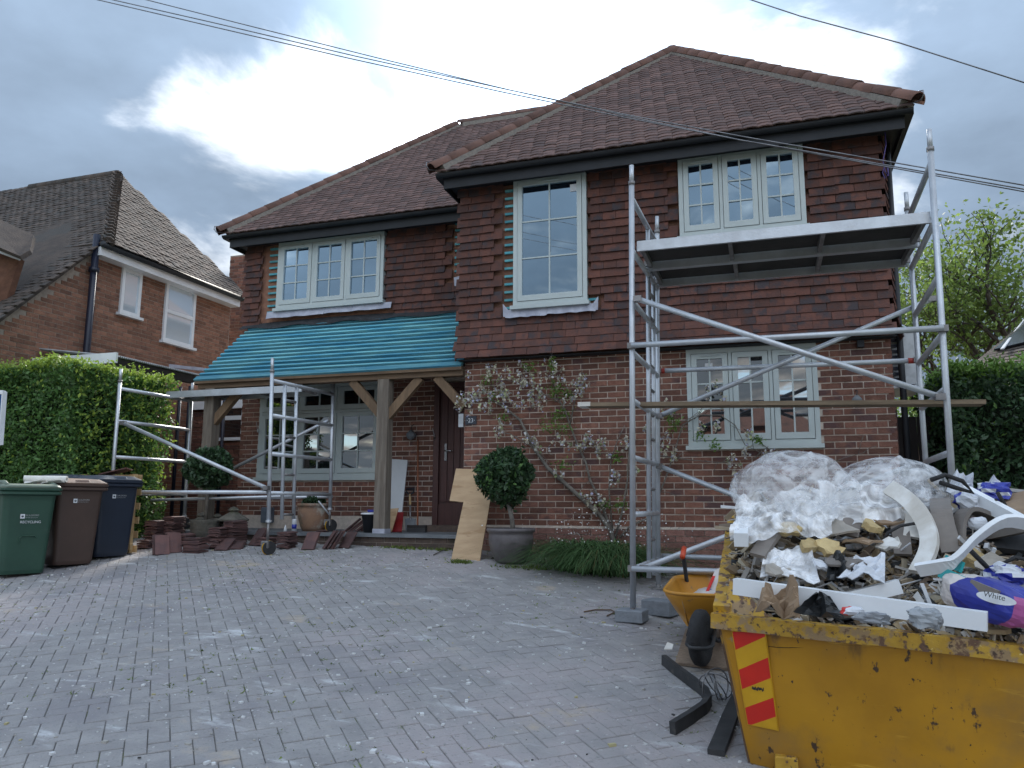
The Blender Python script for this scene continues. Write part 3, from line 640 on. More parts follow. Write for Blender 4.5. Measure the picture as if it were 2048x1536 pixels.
def tile_slope(P0, udir, sdir, L, xl, xr, gauge=.10, wd=.165, jit=1.):
    """rows of tiles; xl(s), xr(s) give the run of each row"""
    u = Vector(udir); s = Vector(sdir).normalized(); n = u.cross(s); k = 0; P0 = Vector(P0); out = []
    while k*gauge < L:
        ss = k*gauge; a, b = xl(ss), xr(ss); x = a+(.0 if k % 2 else wd/2)-wd*.25
        while x < b+wd*.2:
            ro = Matrix([[u[i], s[i], n[i], 0] for i in range(3)]+[[0, 0, 0, 1]])
            ti = Matrix.Rotation(R(-4.5)+random.gauss(0, .006)*jit, 4, 'X') @ Matrix.Rotation(random.gauss(0, .012)*jit, 4, 'Z')
            out.append(Matrix.Translation(P0+u*(x+random.gauss(0, .002))+s*(ss+.055)+n*(.014+random.gauss(0, .0012)*jit)) @ ro @ ti); x += wd
        k += 1
    return out
s1 = Vector((0, 2.845, ZR-ZE)); L1 = s1.length
rtiles += tile_slope((0, -.42, ZE-.03), (1, 0, 0), s1, L1+.02, lambda s: -.25+2.845*s/L1, lambda s: 5.44-2.845*s/L1)
s2 = Vector((0, 2.93, ZR-ZE)); L2 = s2.length
rtiles += tile_slope((0, YL-.42, ZE-.03), (1, 0, 0), s2, L2+.02, lambda s: -4.6+2.93*s/L2, lambda s: -.25+2.845*s/L2+.1)
nearr = choose([m.to_translation() for m in rtiles], 300)
rest = MB()
for i, m in enumerate(rtiles):
    if i in nearr: inst(rtm, 'tile', roof, m)
    else: rest.cur = random.random(); tile_geo(rest, m, .163, .15, .013, camber=.009)
rest.cur = .3
stuff(build(rest, 'tiles_beyond', 'roof_tile', roof))
rg = MB(); n = 10; r_ = .118
for z, k in ((0, 1.), (.30, .93)):
    pass
prof = [(math.cos(math.pi*i/n), math.sin(math.pi*i/n)) for i in range(n+1)]
rg.add([(c*r_*k, y, s*r_*k) for y, k in ((0, 1.), (.312, .92)) for c, s in prof]+[(c*(r_*k-.014), y, s*(r_*k-.014)) for y, k in ((0, 1.),) for c, s in prof],
       [(i, i+1, n+2+i, n+1+i)[::-1] for i in range(n)]+[(2*n+2+i, 2*n+3+i, i+1, i)[::-1] for i in range(n)])
rgm = rg.mesh('ridge_tile', 'ridge', smooth=True)
bed = MB()
def hip(P, Q, parent, me, step=.30, drop=.055, bedmat=None, bedmb=None, rr=.115):
    P, Q = Vector(P), Vector(Q); d = (Q-P); L = d.length; d.normalize(); x = d.cross(Vector((0, 0, 1))).normalized(); z = x.cross(d)
    k = int(L/step)
    for i in range(k+1):
        o = P+d*(i*step)+z*(-drop+.05+random.gauss(0, .003))
        if i*step+.3 > L+.12: break
        inst(me, 'ridge_tile', parent, Matrix([[x[j], d[j], z[j], o[j]] for j in range(3)]+[[0, 0, 0, 1]]))
    if bedmb is not None:
      P = P+d*.12; L -= .12; bedmb.prism([P-x*rr*1.02-z*.15, P+x*rr*1.02-z*.15, P+x*rr*.98-z*.01, P-x*rr*.98-z*.01], d*L)
up = Vector((0, 0, .035))
hip(Vector((-.33, -.46, ZE-.04))+up, Vector(A1)+up, roof, rgm, bedmb=bed); hip(Vector((5.52, -.46, ZE-.04))+up, Vector(A1)+up, roof, rgm, bedmb=bed)
hip(Vector((-4.68, YL-.46, ZE-.04))+up, Vector(AM)+up, roof, rgm, bedmb=bed); hip(Vector(AM)+up, Vector((2.595, 3.7, ZR))+up, roof, rgm, bedmb=bed)
hip(Vector(A1)+up, Vector((2.595, 3.7, ZR))+up, roof, rgm, bedmb=bed)
build(bed, 'mortar_bed', 'ridge_mortar', roof)
for (x, y, sx, sy) in ((-.36, -.49, -1, -1), (5.55, -.49, 1, -1), (-4.71, YL-.49, -1, -1)):     # hip irons
    h = MB(); pts = [(x-sx*.10, y-sy*.10, ZE+.02), (x, y, ZE), (x+sx*.03, y+sy*.03, ZE+.05), (x+sx*.025, y+sy*.025, ZE+.10), (x-sx*.005, y-sy*.005, ZE+.11), (x-sx*.01, y-sy*.01, ZE+.085)]
    build(h.path(pts, .007, 6), 'hip_iron', 'wire_grey', roof)

# porch: slab, posts, braces, plates, rafters, battened canopy ------------------------------------------------
st = build(MB().bx(XL+.05, -.02, -.16, YL, .13, .175), 'porch_floor', 'slate', house)
sb = MB()
for k in range(3):
    x = XL+.05+(0 if k % 2 else -.11)
    while x < -.02:
        sb.cur = random.random(); a, b = max(x, XL+.05), min(x+.215, -.02)
        if b-a > .03: sb.bx(a, b, -.11+random.gauss(0, .003), .2, .13-.075*(k+1)+.01, .13-.075*k)
        x += .225
stuff(build(sb, 'step_bricks', 'step_brick', house))
build(MB().bx(XL+.06, -.03, -.10, YL, -.3, .129), 'porch_base', 'mortar_grey', house)
build(MB().bx(-.93, -.02, .78, YL, .176, .262), 'door_step', 'step_brick', house)
def timber(p, q, w_, h_, name, mat='oak', side=(0, 1, 0)): return build(MB().strap([p, q], w_, h_, side), name, mat, house)
build(MB().bbox((-1.165, .0, 1.21), (.165, .165, 2.07), .006), 'post', 'oak_grey', house)
build(MB().bx(-1.255, -1.075, -.09, .09, .176, .235), 'post_shoe', 'lead', house)
build(MB().bbox((-4.02, .0, 1.21), (.165, .165, 2.07), .006), 'post', 'oak_grey', house)
build(MB().bx(-4.25, -.003, -.07, .07, 2.245, 2.36), 'wall_plate', 'oak_h', house)
build(MB().bx(-4.1, -3.95, .09, YL, 2.245, 2.36), 'tie_beam', 'oak', house)
for a, b in (((-1.68, 0, 2.25), (-1.20, 0, 1.74)), ((-.64, 0, 2.25), (-1.12, 0, 1.74)), ((-.40, 0, 2.25), (.0, 0, 1.82)), ((-3.50, 0, 2.25), (-3.98, 0, 1.74))):
    timber(a, b, .085, .115, 'brace')
CT = Vector((0, 1.12, 3.43)); CB = Vector((0, -.10, 2.355)); cs = (CT-CB); CL = cs.length; cs.normalize(); cn = Vector((1, 0, 0)).cross(cs)
x = -4.1
while x < -.05:
    P = Vector((x, 0, 0))
    timber(P+CB+cs*.02-cn*.05, P+CT-cn*.05, .05, .085, 'rafter', 'oak', (1, 0, 0)); x += .40
build(MB().prism([Vector((-4.27, 0, 0))+CB-cn*.006, Vector((-.004, 0, 0))+CB-cn*.006, Vector((-.004, 0, 0))+CT-cn*.006, Vector((-4.27, 0, 0))+CT-cn*.006], cn*.006), 'roof_membrane', 'membrane', house)
can = build(MB().bx(-4.28, -.004, -.118, -.10, 2.315, 2.372), 'eaves_board', 'oak_h', house)
nb = 14
for k in range(nb):
    s = .035+k*(CL-.10)/(nb-1)+random.gauss(0, .004)
    P = CB+cs*s+cn*.0195; a = -4.27-random.random()*.02; b = -.006
    m = MB(); sag = random.gauss(0, .004)
    pts = [P+Vector((a+(b-a)*i/6, 0, 0))+cs*(sag*math.sin(math.pi*i/6)+random.gauss(0, .0015)) for i in range(7)]
    build(m.strap(pts, .040 if k else .095, .038, cs), 'batten', 'batten', house)
f = MB(); f.grid(lambda u, v: (-4.42+4.41*u, 1.105-.10*v+.012*math.sin(u*23)*v, 3.475+.04*math.sin(u*3.2+.4)*(1-v)-.085*v+.018*math.sin(u*31)*v), 60, 4)
build(f, 'felt_strip', 'felt', house, smooth=True)
# front door
dr = build(MB().bx(-.84, -.02, YL-.0, YL+.05, .262, 2.30), 'door', 'door_wood', house)
fr = MB(); fr.bx(-.93, -.845, YL-.04, YL+.1, .262, 2.36); fr.bx(-.845, -.02, YL-.04, YL+.1, 2.30, 2.36); build(fr, 'door_frame', 'door_wood', house)
for k in range(7):
    x = -.76+k*.1
    build(MB().bbox((x, YL-.006, 1.42), (.088, .02, 1.66), .006), 'plank', 'door_wood', dr)
build(MB().bx(-.84, -.02, YL-.022, YL-.001, .262, .56), 'rail', 'door_wood', dr)
build(MB().bbox((-.735, YL-.024, 1.32), (.035, .012, .26), .004), 'handle_plate', 'chrome', dr)
build(MB().path([(-.735, YL-.03, 1.34), (-.735, YL-.075, 1.34), (-.60, YL-.08, 1.335)], .009, 8), 'handle', 'chrome', dr, smooth=True)
build(MB().bx(-.40, -.22, YL-.028, YL-.022, .42, .49), 'letter_plate', 'meter_box', dr)
# house number
sg = build(MB().bx(.02, .175, -.016, -.001, 1.595, 1.705), 'number_plaque', 'slate', house); sg.data.materials[0] = M('plaque', (.035, .045, .065), rough=.4)
text('lettering', '\u00b723\u00b7', 'white_print', sg, (.0975, -.0175, 1.622), (1, 0, 0), (0, 0, 1), .055, align='CENTER')
build(MB().bx(-.075, -.008, -.02, .0, 1.565, 1.74), 'door_bell_panel', 'ac_white', house)
# wall lamps and fittings
def lamp(P, r, name='wall_lamp'):
    P = Vector(P); l = build(MB().lathe(P, [(.0, -r), (r*.6, -r*.8), (r, -.15*r), (r*.92, .3*r), (r*.5, .75*r), (r*.2, r), (0, r*1.05)], 18), name, 'slate', house, smooth=True)
    build(MB().path([P+Vector((0, 0, r)), P+Vector((.01, .0, r*1.9)), P+Vector((.0, .09, r*2.2))], .006, 6), 'bracket', 'cable', l)
lamp((-1.27, YL-.10, 1.58), .075)
lamp(pt(1714, 800, -.09), .055)
build(MB().box(pt(1721, 688, -.04), (.07, .08, .08)), 'floodlight', 'black_plastic', house)
for P in (pt(515, 858, YL-.03), pt(868, 872, YL-.02)):
    c = MB(); c.path([P+Vector((-.03, 0, .12)), P+Vector((.0, -.02, .05)), P+Vector((.015, -.02, -.01))], .004, 5); c.box(P+Vector((.02, -.01, -.03)), (.025, .02, .05)); build(c, 'loose_cable', 'ac_white', house)
build(MB().bbox((pt(535, 1030, YL-.06)), (.16, .12, .24), .01), 'meter_box', 'meter_box', house)
# louvred unit on the side wall and the purple cable under the eaves
ac = build(MB().bx(XR+.06, XR+.30, .35, 1.1, 1.95, 2.55), 'vent_unit', 'ac_white', house)
for k in range(8): build(MB().bx(XR+.02, XR+.13, .33, .348, 1.99+k*.066, 2.025+k*.066), 'louvre', 'navy_metal', ac)
build(MB().bx(XR+.0, XR+.36, .30, 1.1, 1.90, 1.93), 'bracket', 'alu', ac)
c = MB(); P = pt(1771, 300, -.12)
pts = [pt(1770, 262, -.12), pt(1772, 290, -.13), pt(1766, 322, -.14), pt(1771, 345, -.14), pt(1777, 352, -.14), pt(1776, 336, -.14), pt(1770, 330, -.14), pt(1765, 345, -.14), pt(1770, 357, -.14), pt(1777, 348, -.15), pt(1774, 332, -.15)]
build(c.path(pts, .006, 6), 'hanging_cable', 'cable_purple', house)
# ------------------------------------------------------------------ neighbour on the left
XN = -7.2; nb_ = thing('neighbour_house', 'neighbouring brick house with steep dark tiled roof and white fascia', 'house', (XN-2, 2.5, .2))
gF, gB = ptx(212, 488, XN+.28), ptx(478, 594, XN+.28); apex = ptx(237, 350, XN-2.0)
zg = (gF.z+gB.z)/2; yF, yB = gF.y, gB.y+.1; slopeF = (apex.z-zg)/(apex.y-yF)
def verge(y): return zg-.10+(y-yF)*1.03 if y < yF else zg
nw = build(MB().prism([(XN, -2.6, -.2), (XN, yB, -.2), (XN, yB, zg), (XN, yF, zg-.02), (XN, -2.6, verge(-2.6)-.05)], (-4.5, 0, 0)), 'wall', 'mortar_grey', nb_)
W1 = (ptx(244, 537, XN), ptx(282, 640, XN)); W2 = (ptx(333, 553, XN), ptx(390, 700, XN))
nwin = [(ptx(243, 540, XN).y, ptx(281, 560, XN).y, ptx(240, 626, XN).z, ptx(243, 535, XN).z), (ptx(331, 560, XN).y, ptx(391, 570, XN).y, ptx(328, 682, XN).z, ptx(334, 553, XN).z)]
nbk = MB()
for yc, z, l in brick_rows(-2.6, yB-.02, zg-.02, 64, nwin):
    if z+.03 < verge(yc-l/2): nbk.cur = random.random(); nbk.box((XN+random.gauss(0, .001), yc, z), (.012, l-.002, .063))
stuff(build(nbk, 'bricks', 'brick_orange', nw))
for i, (a, b, c, d) in enumerate(nwin):
    f = MB(); X = XN; f.bx(X, X+.05, a, b, d-.06, d); f.bx(X, X+.05, a, b, c, c+.06); f.bx(X, X+.05, a, a+.06, c+.06, d-.06); f.bx(X, X+.05, b-.06, b, c+.06, d-.06)
    wz = build(f, 'window', 'white_upvc', nb_)
    mid = c+(d-c)*.47
    if i: build(MB().bx(X, X+.045, a+.06, b-.06, mid-.035, mid+.035), 'transom', 'white_upvc', wz)
    for (p, q) in (((c+.06, mid-.035), (mid+.035, d-.06)) if i else ((c+.06, d-.06),)): build(MB().bx(X+.012, X+.022, a+.06, b-.06, p, q), 'pane', 'glass_sky_curtain', wz)
    build(MB().bx(X, X+.10, a-.05, b+.05, c-.05, c), 'sill', 'white_upvc', wz)
build(MB().bx(XN-.01, XN+.24, yF-.05, yB, zg-.20, zg-.05), 'fascia', 'white_upvc', nb_)
build(MB().path([(XN+.29, yF-.08, zg-.02), (XN+.29, yB, zg-.02)], .06, 8), 'gutter', 'black_plastic', nb_, smooth=True)
dp = MB(); P = [ptx(195, 470, XN+.12), ptx(188, 540, XN+.12), ptx(168, 720, XN+.12)]; x_, y_ = XN+.12, P[1].y
build(dp.tube((x_, y_, P[0].z), (x_, y_, 1.0), .058, n=12), 'downpipe', 'navy_metal', nb_, smooth=True)
build(MB().tube((x_, y_, P[1].z-.04), (x_, y_, P[1].z+.04), .085, n=12), 'pipe_collar', 'navy_metal', nb_, smooth=True)
# roof: front slope with catslide, hip end, tiles as geometry
eF = Vector((XN+.34, yF, zg)); eB = Vector((XN+.34, yB+.1, zg)); AP = Vector(apex); AL = AP+Vector((-2.2, 0, 0))
rs = MB(); rs.prism([eF, eB, AP], (-.03, 0, -.05)); ylow = -2.8; zlow = zg+(ylow-yF)*1.03
rs.prism([(XN+.12, ylow, zlow), (XN+.12, yF, zg+.02), AP, AL, (-13.5, yF, zg+.02), (-13.5, ylow, zlow)], (0, .02, -.06)); rs.prism([eB, AP, AL, (-13.5, yB+.1, zg)], (0, 0, -.05))
nr = build(rs, 'roof', 'old_tile', nb_)
ntl = MB()
sv = (AP-Vector((AP.x, yF, zg))); Ls = sv.length
ml = tile_slope((0, yF-.02, zg), (1, 0, 0), sv, Ls, lambda s: -13.4, lambda s: XN+.30+(AP.x-XN-.30)*s/Ls, gauge=.10, jit=2.2)
sv2 = Vector((0, yF-ylow, zg-zlow)); L2_ = sv2.length
ml += tile_slope((0, ylow, zlow), (1, 0, 0), sv2, L2_, lambda s: -13.4, lambda s: XN+.10, gauge=.10, jit=2.2)
hv = Vector((AP.x-(XN+.34), 0, AP.z-zg)); Lh = hv.length; tt = (AP.y-yF)
ml += tile_slope((XN+.36, 0, zg), (0, 1, 0), hv, Lh, lambda s: yF+(AP.y-yF)*s/Lh, lambda s: yB+.1+(AP.y-yB-.1)*s/Lh, jit=2.2)
for m in ml:
    q = m.to_translation()
    if proj(q)[0] < -60: continue
    ntl.cur = random.random(); tile_geo(ntl, m, .163, .15, .013, camber=.006)
stuff(build(ntl, 'tiles', 'old_tile', nr))
bh = MB()                                               # bonnet hip tiles
for k in range(26):
    p = eF.lerp(AP, k/26); q = eF.lerp(AP, (k+1.25)/26); bh.cur = random.random(); bh.path([p+Vector((0, 0, .03)), q+Vector((0, 0, .01))], [.10, .06], 8)
stuff(build(bh, 'bonnet_tiles', 'old_tile', nr))
bh = MB()
for k in range(9): bh.cur = random.random(); p = AP.lerp(AL, k/8); q = AP.lerp(AL, (k+1)/8); bh.path([p+Vector((0, 0, .0)), q], .11, 8)
build(bh, 'ridge', 'old_tile', nr, smooth=True)
# small lower roof at the left edge
d0, d1 = at(-60, 425, 12.2), at(66, 468, 12.2)
build(MB().prism([at(-60, 410, 12.6), at(67, 470, 12.6), at(60, 500, 12.0), at(40, 512, 11.8), at(-60, 470, 11.6)], (0, .05, -.05)), 'dormer_roof', 'old_tile', nb_)
build(MB().strap([at(-60, 478, 11.7), at(42, 515, 11.9)], .10, .05, (0, 0, 1)), 'dormer_fascia', 'white_upvc', nb_)
build(MB().prism([at(-60, 480, 11.9), at(38, 518, 12.1), at(0, 640, 12.1), at(-60, 640, 11.9)], (0, .1, 0)), 'dormer_wall', 'brick_orange', nb_)
# chimney
c0, c1 = pt(458, 560, 5.2), pt(490, 560, 5.2)
ch = build(MB().bx(c0.x, c1.x+.25, 5.2, 5.9, 3.0, 6.35), 'chimney', 'mortar_grey', nb_)
cb = MB()
for k in range(42):
    z = 6.28-.075*k; x = c0.x+(.11 if k % 2 else 0)-.2
    while x < c1.x+.25:
        a, b = max(x, c0.x), min(x+.215, c1.x+.25)
        if b-a > .03: cb.cur = random.random(); cb.bx(a, b, 5.194, 5.21, z-.032, z+.032)
        x += .225
stuff(build(cb, 'chimney_bricks', 'brick', ch))

# outbuilding with lean-to between the houses
ob = thing('outbuilding', 'dark brick outbuilding with white window behind the hedge and porch post', 'outbuilding', (-5.5, 3.3, .1))
ow = build(MB().bx(-7.15, XL-.03, 3.2, 3.6, -.1, 2.55), 'wall', 'mortar_grey', ob)
obr = MB()
for x, z, l in brick_rows(-7.1, XL-.04, 2.5, 34, []): obr.cur = random.random(); obr.box((x, 3.196, z), (l, .02, .064))
stuff(build(obr, 'bricks', 'brick', ow))
a, b = pt(432, 812, 3.1), pt(484, 880, 3.1)
f = MB(); x0, x1, z0, z1 = a.x, b.x, b.z, a.z
f.bx(x0, x1, 3.12, 3.185, z1-.06, z1); f.bx(x0, x1, 3.12, 3.185, z0, z0+.06); f.bx(x0, x0+.06, 3.12, 3.185, z0+.06, z1-.06); f.bx(x1-.06, x1, 3.12, 3.185, z0+.06, z1-.06); f.bx(x0+.06, x1-.06, 3.122, 3.185, (z0+z1)/2+.06, (z0+z1)/2+.14)
ww = build(f, 'window', 'white_upvc', ob); build(MB().bx(x0+.03, x1-.03, 3.15, 3.16, z0+.03, z1-.03), 'pane', 'glass_dark', ww)
build(MB().bx(-7.15, XL-.03, 3.1, 3.62, 2.4, 2.56), 'fascia', 'white_upvc', ob)
lt = thing('lean_to', 'corrugated lean-to roof on navy posts beside the hedge', 'lean-to', (-6.2, 1.5, .1))
ca_, cb_ = ptx(235, 714, -5.55), ptx(402, 752, -5.55); Z0 = (ca_.z+cb_.z)/2
co = MB()
nrib = 46; ysp = cb_.y-ca_.y
vs = []
for i in range(nrib*4+1):
    y = ca_.y+ysp*i/(nrib*4); dz = .018*math.sin(i*math.pi/2); vs += [(-5.5, y, Z0+dz), (-7.15, y, Z0+.22+dz)]
co.add(vs, [(2*i, 2*i+2, 2*i+3, 2*i+1) for i in range(nrib*4)])
build(co, 'roof_sheet', 'corrugated', lt)
build(MB().bx(-5.60, -5.53, ca_.y, cb_.y, Z0-.16, Z0-.03), 'edge_beam', 'fence_dark', lt)
build(MB().bx(-15, -5.52, ca_.y-.06, ca_.y-.02, Z0-.10, Z0+.06), 'fascia', 'white_upvc', lt)
for px in (372, 352, 443):
    q = pt(px, 900, 1.9 if px < 400 else 2.6); build(MB().tube((q.x, q.y, -.1), (q.x, q.y, Z0-.1), .032, n=10), 'post', 'navy_metal', lt, smooth=True)
build(MB().prism([pt(338, 728, 2.4), pt(410, 736, 2.6), pt(410, 742, 2.6), pt(338, 735, 2.4)], (0, .1, 0)), 'flashing', 'lead', lt)

# ------------------------------------------------------------------ hedges, shrubs, trees
def box_leaves(x0, x1, y0, y1, z0, z1, n, bulge=.08, faces='fltrb'):
    """points near the faces of a hedge block, uneven"""
    P = []; A = {'f': (x1-x0)*(z1-z0), 'l': (y1-y0)*(z1-z0), 'r': (y1-y0)*(z1-z0), 't': (x1-x0)*(y1-y0), 'b': (x1-x0)*(z1-z0)}
    tot = sum(A[c] for c in faces)
    for c in faces:
        k = int(n*A[c]/tot); u, v = rng.random(k), rng.random(k)
        dpt = np.abs(rng.normal(size=k))*bulge
        lump = .07*np.sin(u*9+v*5)+.05*np.sin(u*23+1.3)*np.sin(v*17)
        if c == 'f': q = np.stack([x0+(x1-x0)*u, y0+dpt-lump, z0+(z1-z0)*v], 1)
        elif c == 'b': q = np.stack([x0+(x1-x0)*u, y1-dpt+lump, z0+(z1-z0)*v], 1)
        elif c == 'l': q = np.stack([x0+dpt-lump, y0+(y1-y0)*u, z0+(z1-z0)*v], 1)
        elif c == 'r': q = np.stack([x1-dpt+lump, y0+(y1-y0)*u, z0+(z1-z0)*v], 1)
        else: q = np.stack([x0+(x1-x0)*u, y0+(y1-y0)*v, z1-dpt+lump], 1)
        P.append(q)
    return np.concatenate(P)
hl = thing('hedge', 'tall clipped green hedge with pale new growth behind the bins', 'hedge', (-6.8, -.6, .1))
H = (-8.2, -4.82, -1.7, .12, -.2, 2.42)
P = box_leaves(*H, 52000, bulge=.10, faces='frt')
top = (P[:, 2] > 2.30+.12*rng.random(len(P)))
leaves('foliage', P[~top], .062, 'leaf_hedge', hl)
P2 = np.concatenate([P[top], np.stack([rng.uniform(H[0], H[1], 3800), rng.uniform(H[2]-.05, H[3], 3800), 2.38+np.abs(rng.normal(size=3800))*.06], 1), P[rng.choice(len(P), 3000)]+rng.normal(size=(3000, 3))*.05, np.stack([rng.normal(H[1]+.02, .05, 700), rng.uniform(H[2], H[3], 700), rng.uniform(.6, 2.45, 700)], 1)])
leaves('new_growth', P2, .055, 'leaf_new', hl, up=.9)
build(MB().bx(H[0], H[1]-.25, H[2]+.28, H[3]-.1, -.2, 2.16), 'dark_core', 'hedge_core', hl)  # added near-black block, stops the leaf shell showing through
def shoots(n, base, dirn, lmin, lmax):
    P_ = []
    for _ in range(n):
        b, d_ = base(), np.array(dirn())+rng.normal(size=3)*.25; d_ /= np.linalg.norm(d_); L = rng.uniform(lmin, lmax); k = max(4, int(L/.018))
        for i in range(k): P_.append(b+d_*L*i/k+rng.normal(size=3)*.012)
    return np.array(P_)
leaves('stray_shoots', np.concatenate([shoots(150, lambda: np.array([rng.uniform(-6.8, H[1]), rng.uniform(H[2], H[3]), 2.40]), lambda: (0, 0, 1), .06, .20), shoots(90, lambda: np.array([H[1], rng.uniform(H[2], H[3]), rng.uniform(.5, 2.4)]), lambda: (1, -.2, .5), .06, .16)]), .05, 'leaf_new', hl)
hr = thing('hedge', 'tall dark hedge with bright tips right of the scaffold', 'hedge', (7.6, 1.2, -.3))
H = (5.62, 7.6, -.30, 1.6, -.5, 2.02)
P = box_leaves(*H, 30000, bulge=.10, faces='flt')
top = (P[:, 2] > 1.86+.15*rng.random(len(P)))
leaves('foliage', P[~top], .065, 'leaf_dark', hr)
leaves('new_growth', np.concatenate([P[top], np.stack([rng.uniform(H[0], H[1], 3400), rng.uniform(H[2]-.05, H[3], 3400), 1.97+np.abs(rng.normal(size=3400))*.09], 1), P[rng.choice(len(P), 2200)]]), .06, 'leaf_wisteria', hr, up=.9)
build(MB().bx(H[0]+.25, H[1], H[2]+.28, H[3], -.5, 1.74), 'dark_core', 'hedge_core', hr)  # added dark filler block behind the leaf faces
def tree(name, label, base, h, spread, nl, leaf, mat, trunk_r, seed, depth=4, bark='bark', split=3, grp=None):
    random.seed(seed); t = thing(name, label, 'tree', base, grp); br = MB(); tips = []
    def grow(p, d, L, r, k):
        pts = [p]; rad = [r]; q = p.copy(); dd = d.copy()
        for i in range(4):
            dd = (dd+Vector((random.gauss(0, .13), random.gauss(0, .13), random.gauss(.03, .08)))).normalized(); q = q+dd*L/4; pts.append(q.copy()); rad.append(r*(1-.12*(i+1)))
            if k <= 2: tips.append((q.copy(), L))
        br.path(pts, rad, 7 if k > 2 else 5, cap=False)
        if k == 0: return
        for s in range(split if k > 1 else 2):
            ax = Vector((random.gauss(0, 1), random.gauss(0, 1), random.gauss(.25, .6))).normalized()
            grow(pts[random.choice((2, 3, 4))], (dd*.75+ax*spread).normalized(), L*random.uniform(.62, .82), r*.55, k-1)
    grow(Vector(base), Vector((0, 0, 1)), h*.33, trunk_r, depth)
    build(br, 'trunk', bark, t)
    T = np.array([tuple(p) for p, L in tips]); idx = rng.choice(len(T), nl)
    C = T[idx]+rng.normal(size=(nl, 3))*np.array([.16, .16, .10])*h/6
    leaves('crown', C, leaf, mat, t); return t
tree('broadleaf_tree', 'large spreading tree with fresh green leaves behind the right hedge', (9.9, 8.6, -.2), 9.6, .85, 13000, .105, 'leaf_tree', .22, 5, depth=5)
tree('garden_tree', 'small pale leafy tree beyond the gap right of the house', (6.9, 7.2, -.2), 3.6, .8, 5200, .09, 'leaf_tree', .08, 8, depth=4)
tree('garden_tree', 'thin wispy tree with pale twigs behind the scaffold pole', (7.5, 10.5, -.2), 5.2, .7, 4200, .08, 'leaf_wisteria', .08, 13, depth=4)
random.seed(21)
# roof beyond the right hedge
rr = thing('right_neighbour_house', 'dark tiled roof with glass roof panel beyond the right hedge', 'house', (9.5, 6, 0))
e0, e1, e2, e3 = at(1905, 765, 11.2), at(2150, 760, 9.8), at(2150, 575, 12.6), at(2048, 650, 12.8)
rsl = build(MB().prism([e0, e1, e2, e3], (0, .05, -.06)), 'roof', 'old_tile', rr)
rm = MB()
for k in range(22):
    t = k/22; p, q = e0.lerp(e3, t), e1.lerp(e2, t); nrm = (e1-e0).cross(e3-e0).normalized()
    if nrm.z < 0: nrm = -nrm
    rm.cur = random.random(); rm.strap([p+nrm*.02, q+nrm*.02], .13, .03, (e3-e0))
stuff(build(rm, 'tile_courses', 'old_tile', rsl))
def quadon(a, b, c, d, off): return [((e0*(1-u)+e1*u)*(1-v)+(e3*(1-u)+e2*u)*v)+nrm*off for u, v in (a, b, c, d)]
build(MB().prism(quadon((.12, .42), (.75, .42), (.62, .95), (.05, .95), .05), nrm*.03), 'roof_window', 'solar', rr)
build(MB().prism(quadon((.24, .36), (.28, .36), (.12, .98), (.08, .98), .09), nrm*.02), 'roof_window_frame', 'white_upvc', rr)
build(MB().bx(6.6, 11, 4.5, 9, -.5, e1.z-.2), 'wall', 'brick_orange', rr)
# side gate and fence
fg = thing('side_gate', 'dark timber gate and boards in the gap right of the house', 'gate', (5.5, .7, -.3))
for k in range(5):
    x = XR+.10+k*.105; build(MB().bx(x, x+.10, .62+random.gauss(0, .003), .645, -.4, 1.60), 'board', 'fence_dark', fg)
build(MB().bx(XR+.08, XR+.66, .645, .69, 1.3, 1.40), 'rail', 'fence_dark', fg); build(MB().bbox((XR+.22, .615, 1.02), (.10, .012, .02), .003), 'latch', 'chrome', fg)
build(MB().bx(XR+.0, XR+.09, .50, .60, -.4, 1.75), 'post', 'door_wood', fg)

# topiary, pots, wisteria, grass ----------------------------------------------------------------
def ball(t, c, r, n, size, mat, core=True, squash=.92, skirt=0):
    d = rng.normal(size=(n, 3)); d /= np.linalg.norm(d, axis=1, keepdims=True)
    lump = 1+.10*np.sin(d[:, 0]*5+1)+.09*np.sin(d[:, 1]*7+d[:, 2]*6)+.06*rng.normal(size=n)*(rng.random(n) < .12)
    rad = r*lump*(1-.22*rng.random(n)**2); C = np.array(c)+d*rad[:, None]*np.array([1, 1, squash])
    if skirt: C[:, 2] -= skirt*np.clip(-d[:, 2], 0, 1)*rng.random(n)
    if core: build(MB().lathe(Vector(c), [(0, -r*.8*squash), (r*.6, -r*.55*squash), (r*.8, 0), (r*.6, r*.55*squash), (0, r*.8*squash)], 14), 'dark_core', 'hedge_core', t)  # added dark solid filling inside the leaf ball
    return leaves('crown', C, size, mat, t)
def pot(t, c, prof, mat, name='pot', n=32):
    p = build(MB().lathe(c, prof, n), name, mat, t, smooth=True); return p
pc = Vector((.885, -.70, G(.885, -.70)))
bt = thing('bay_tree', 'lollipop bay tree with leaning stem standing in the grey glazed pot', 'tree', pc+Vector((0, 0, .33)))
build(MB().path([pc+Vector((.03, 0, .32)), pc+Vector((.01, 0, .5)), pc+Vector((-.03, 0, .66)), pc+Vector((-.05, 0, .95))], [.03, .027, .026, .024], 10), 'trunk', 'bark_grey', bt, smooth=True)
ball(bt, pc+Vector((-.07, 0, 1.02)), .325, 4200, .075, 'leaf_dark', squash=.86, skirt=.10)
leaves('stray_shoots', (lambda c_: np.concatenate([shoots(1, lambda: c_+d_*np.array([.30, .30, .26]), lambda: d_, .05, .13) for d_ in (lambda q: q/np.linalg.norm(q, axis=1, keepdims=True))(rng.normal(size=(34, 3)))]))(np.array(pc+Vector((-.07, 0, 1.02)))), .07, 'leaf_dark', bt)
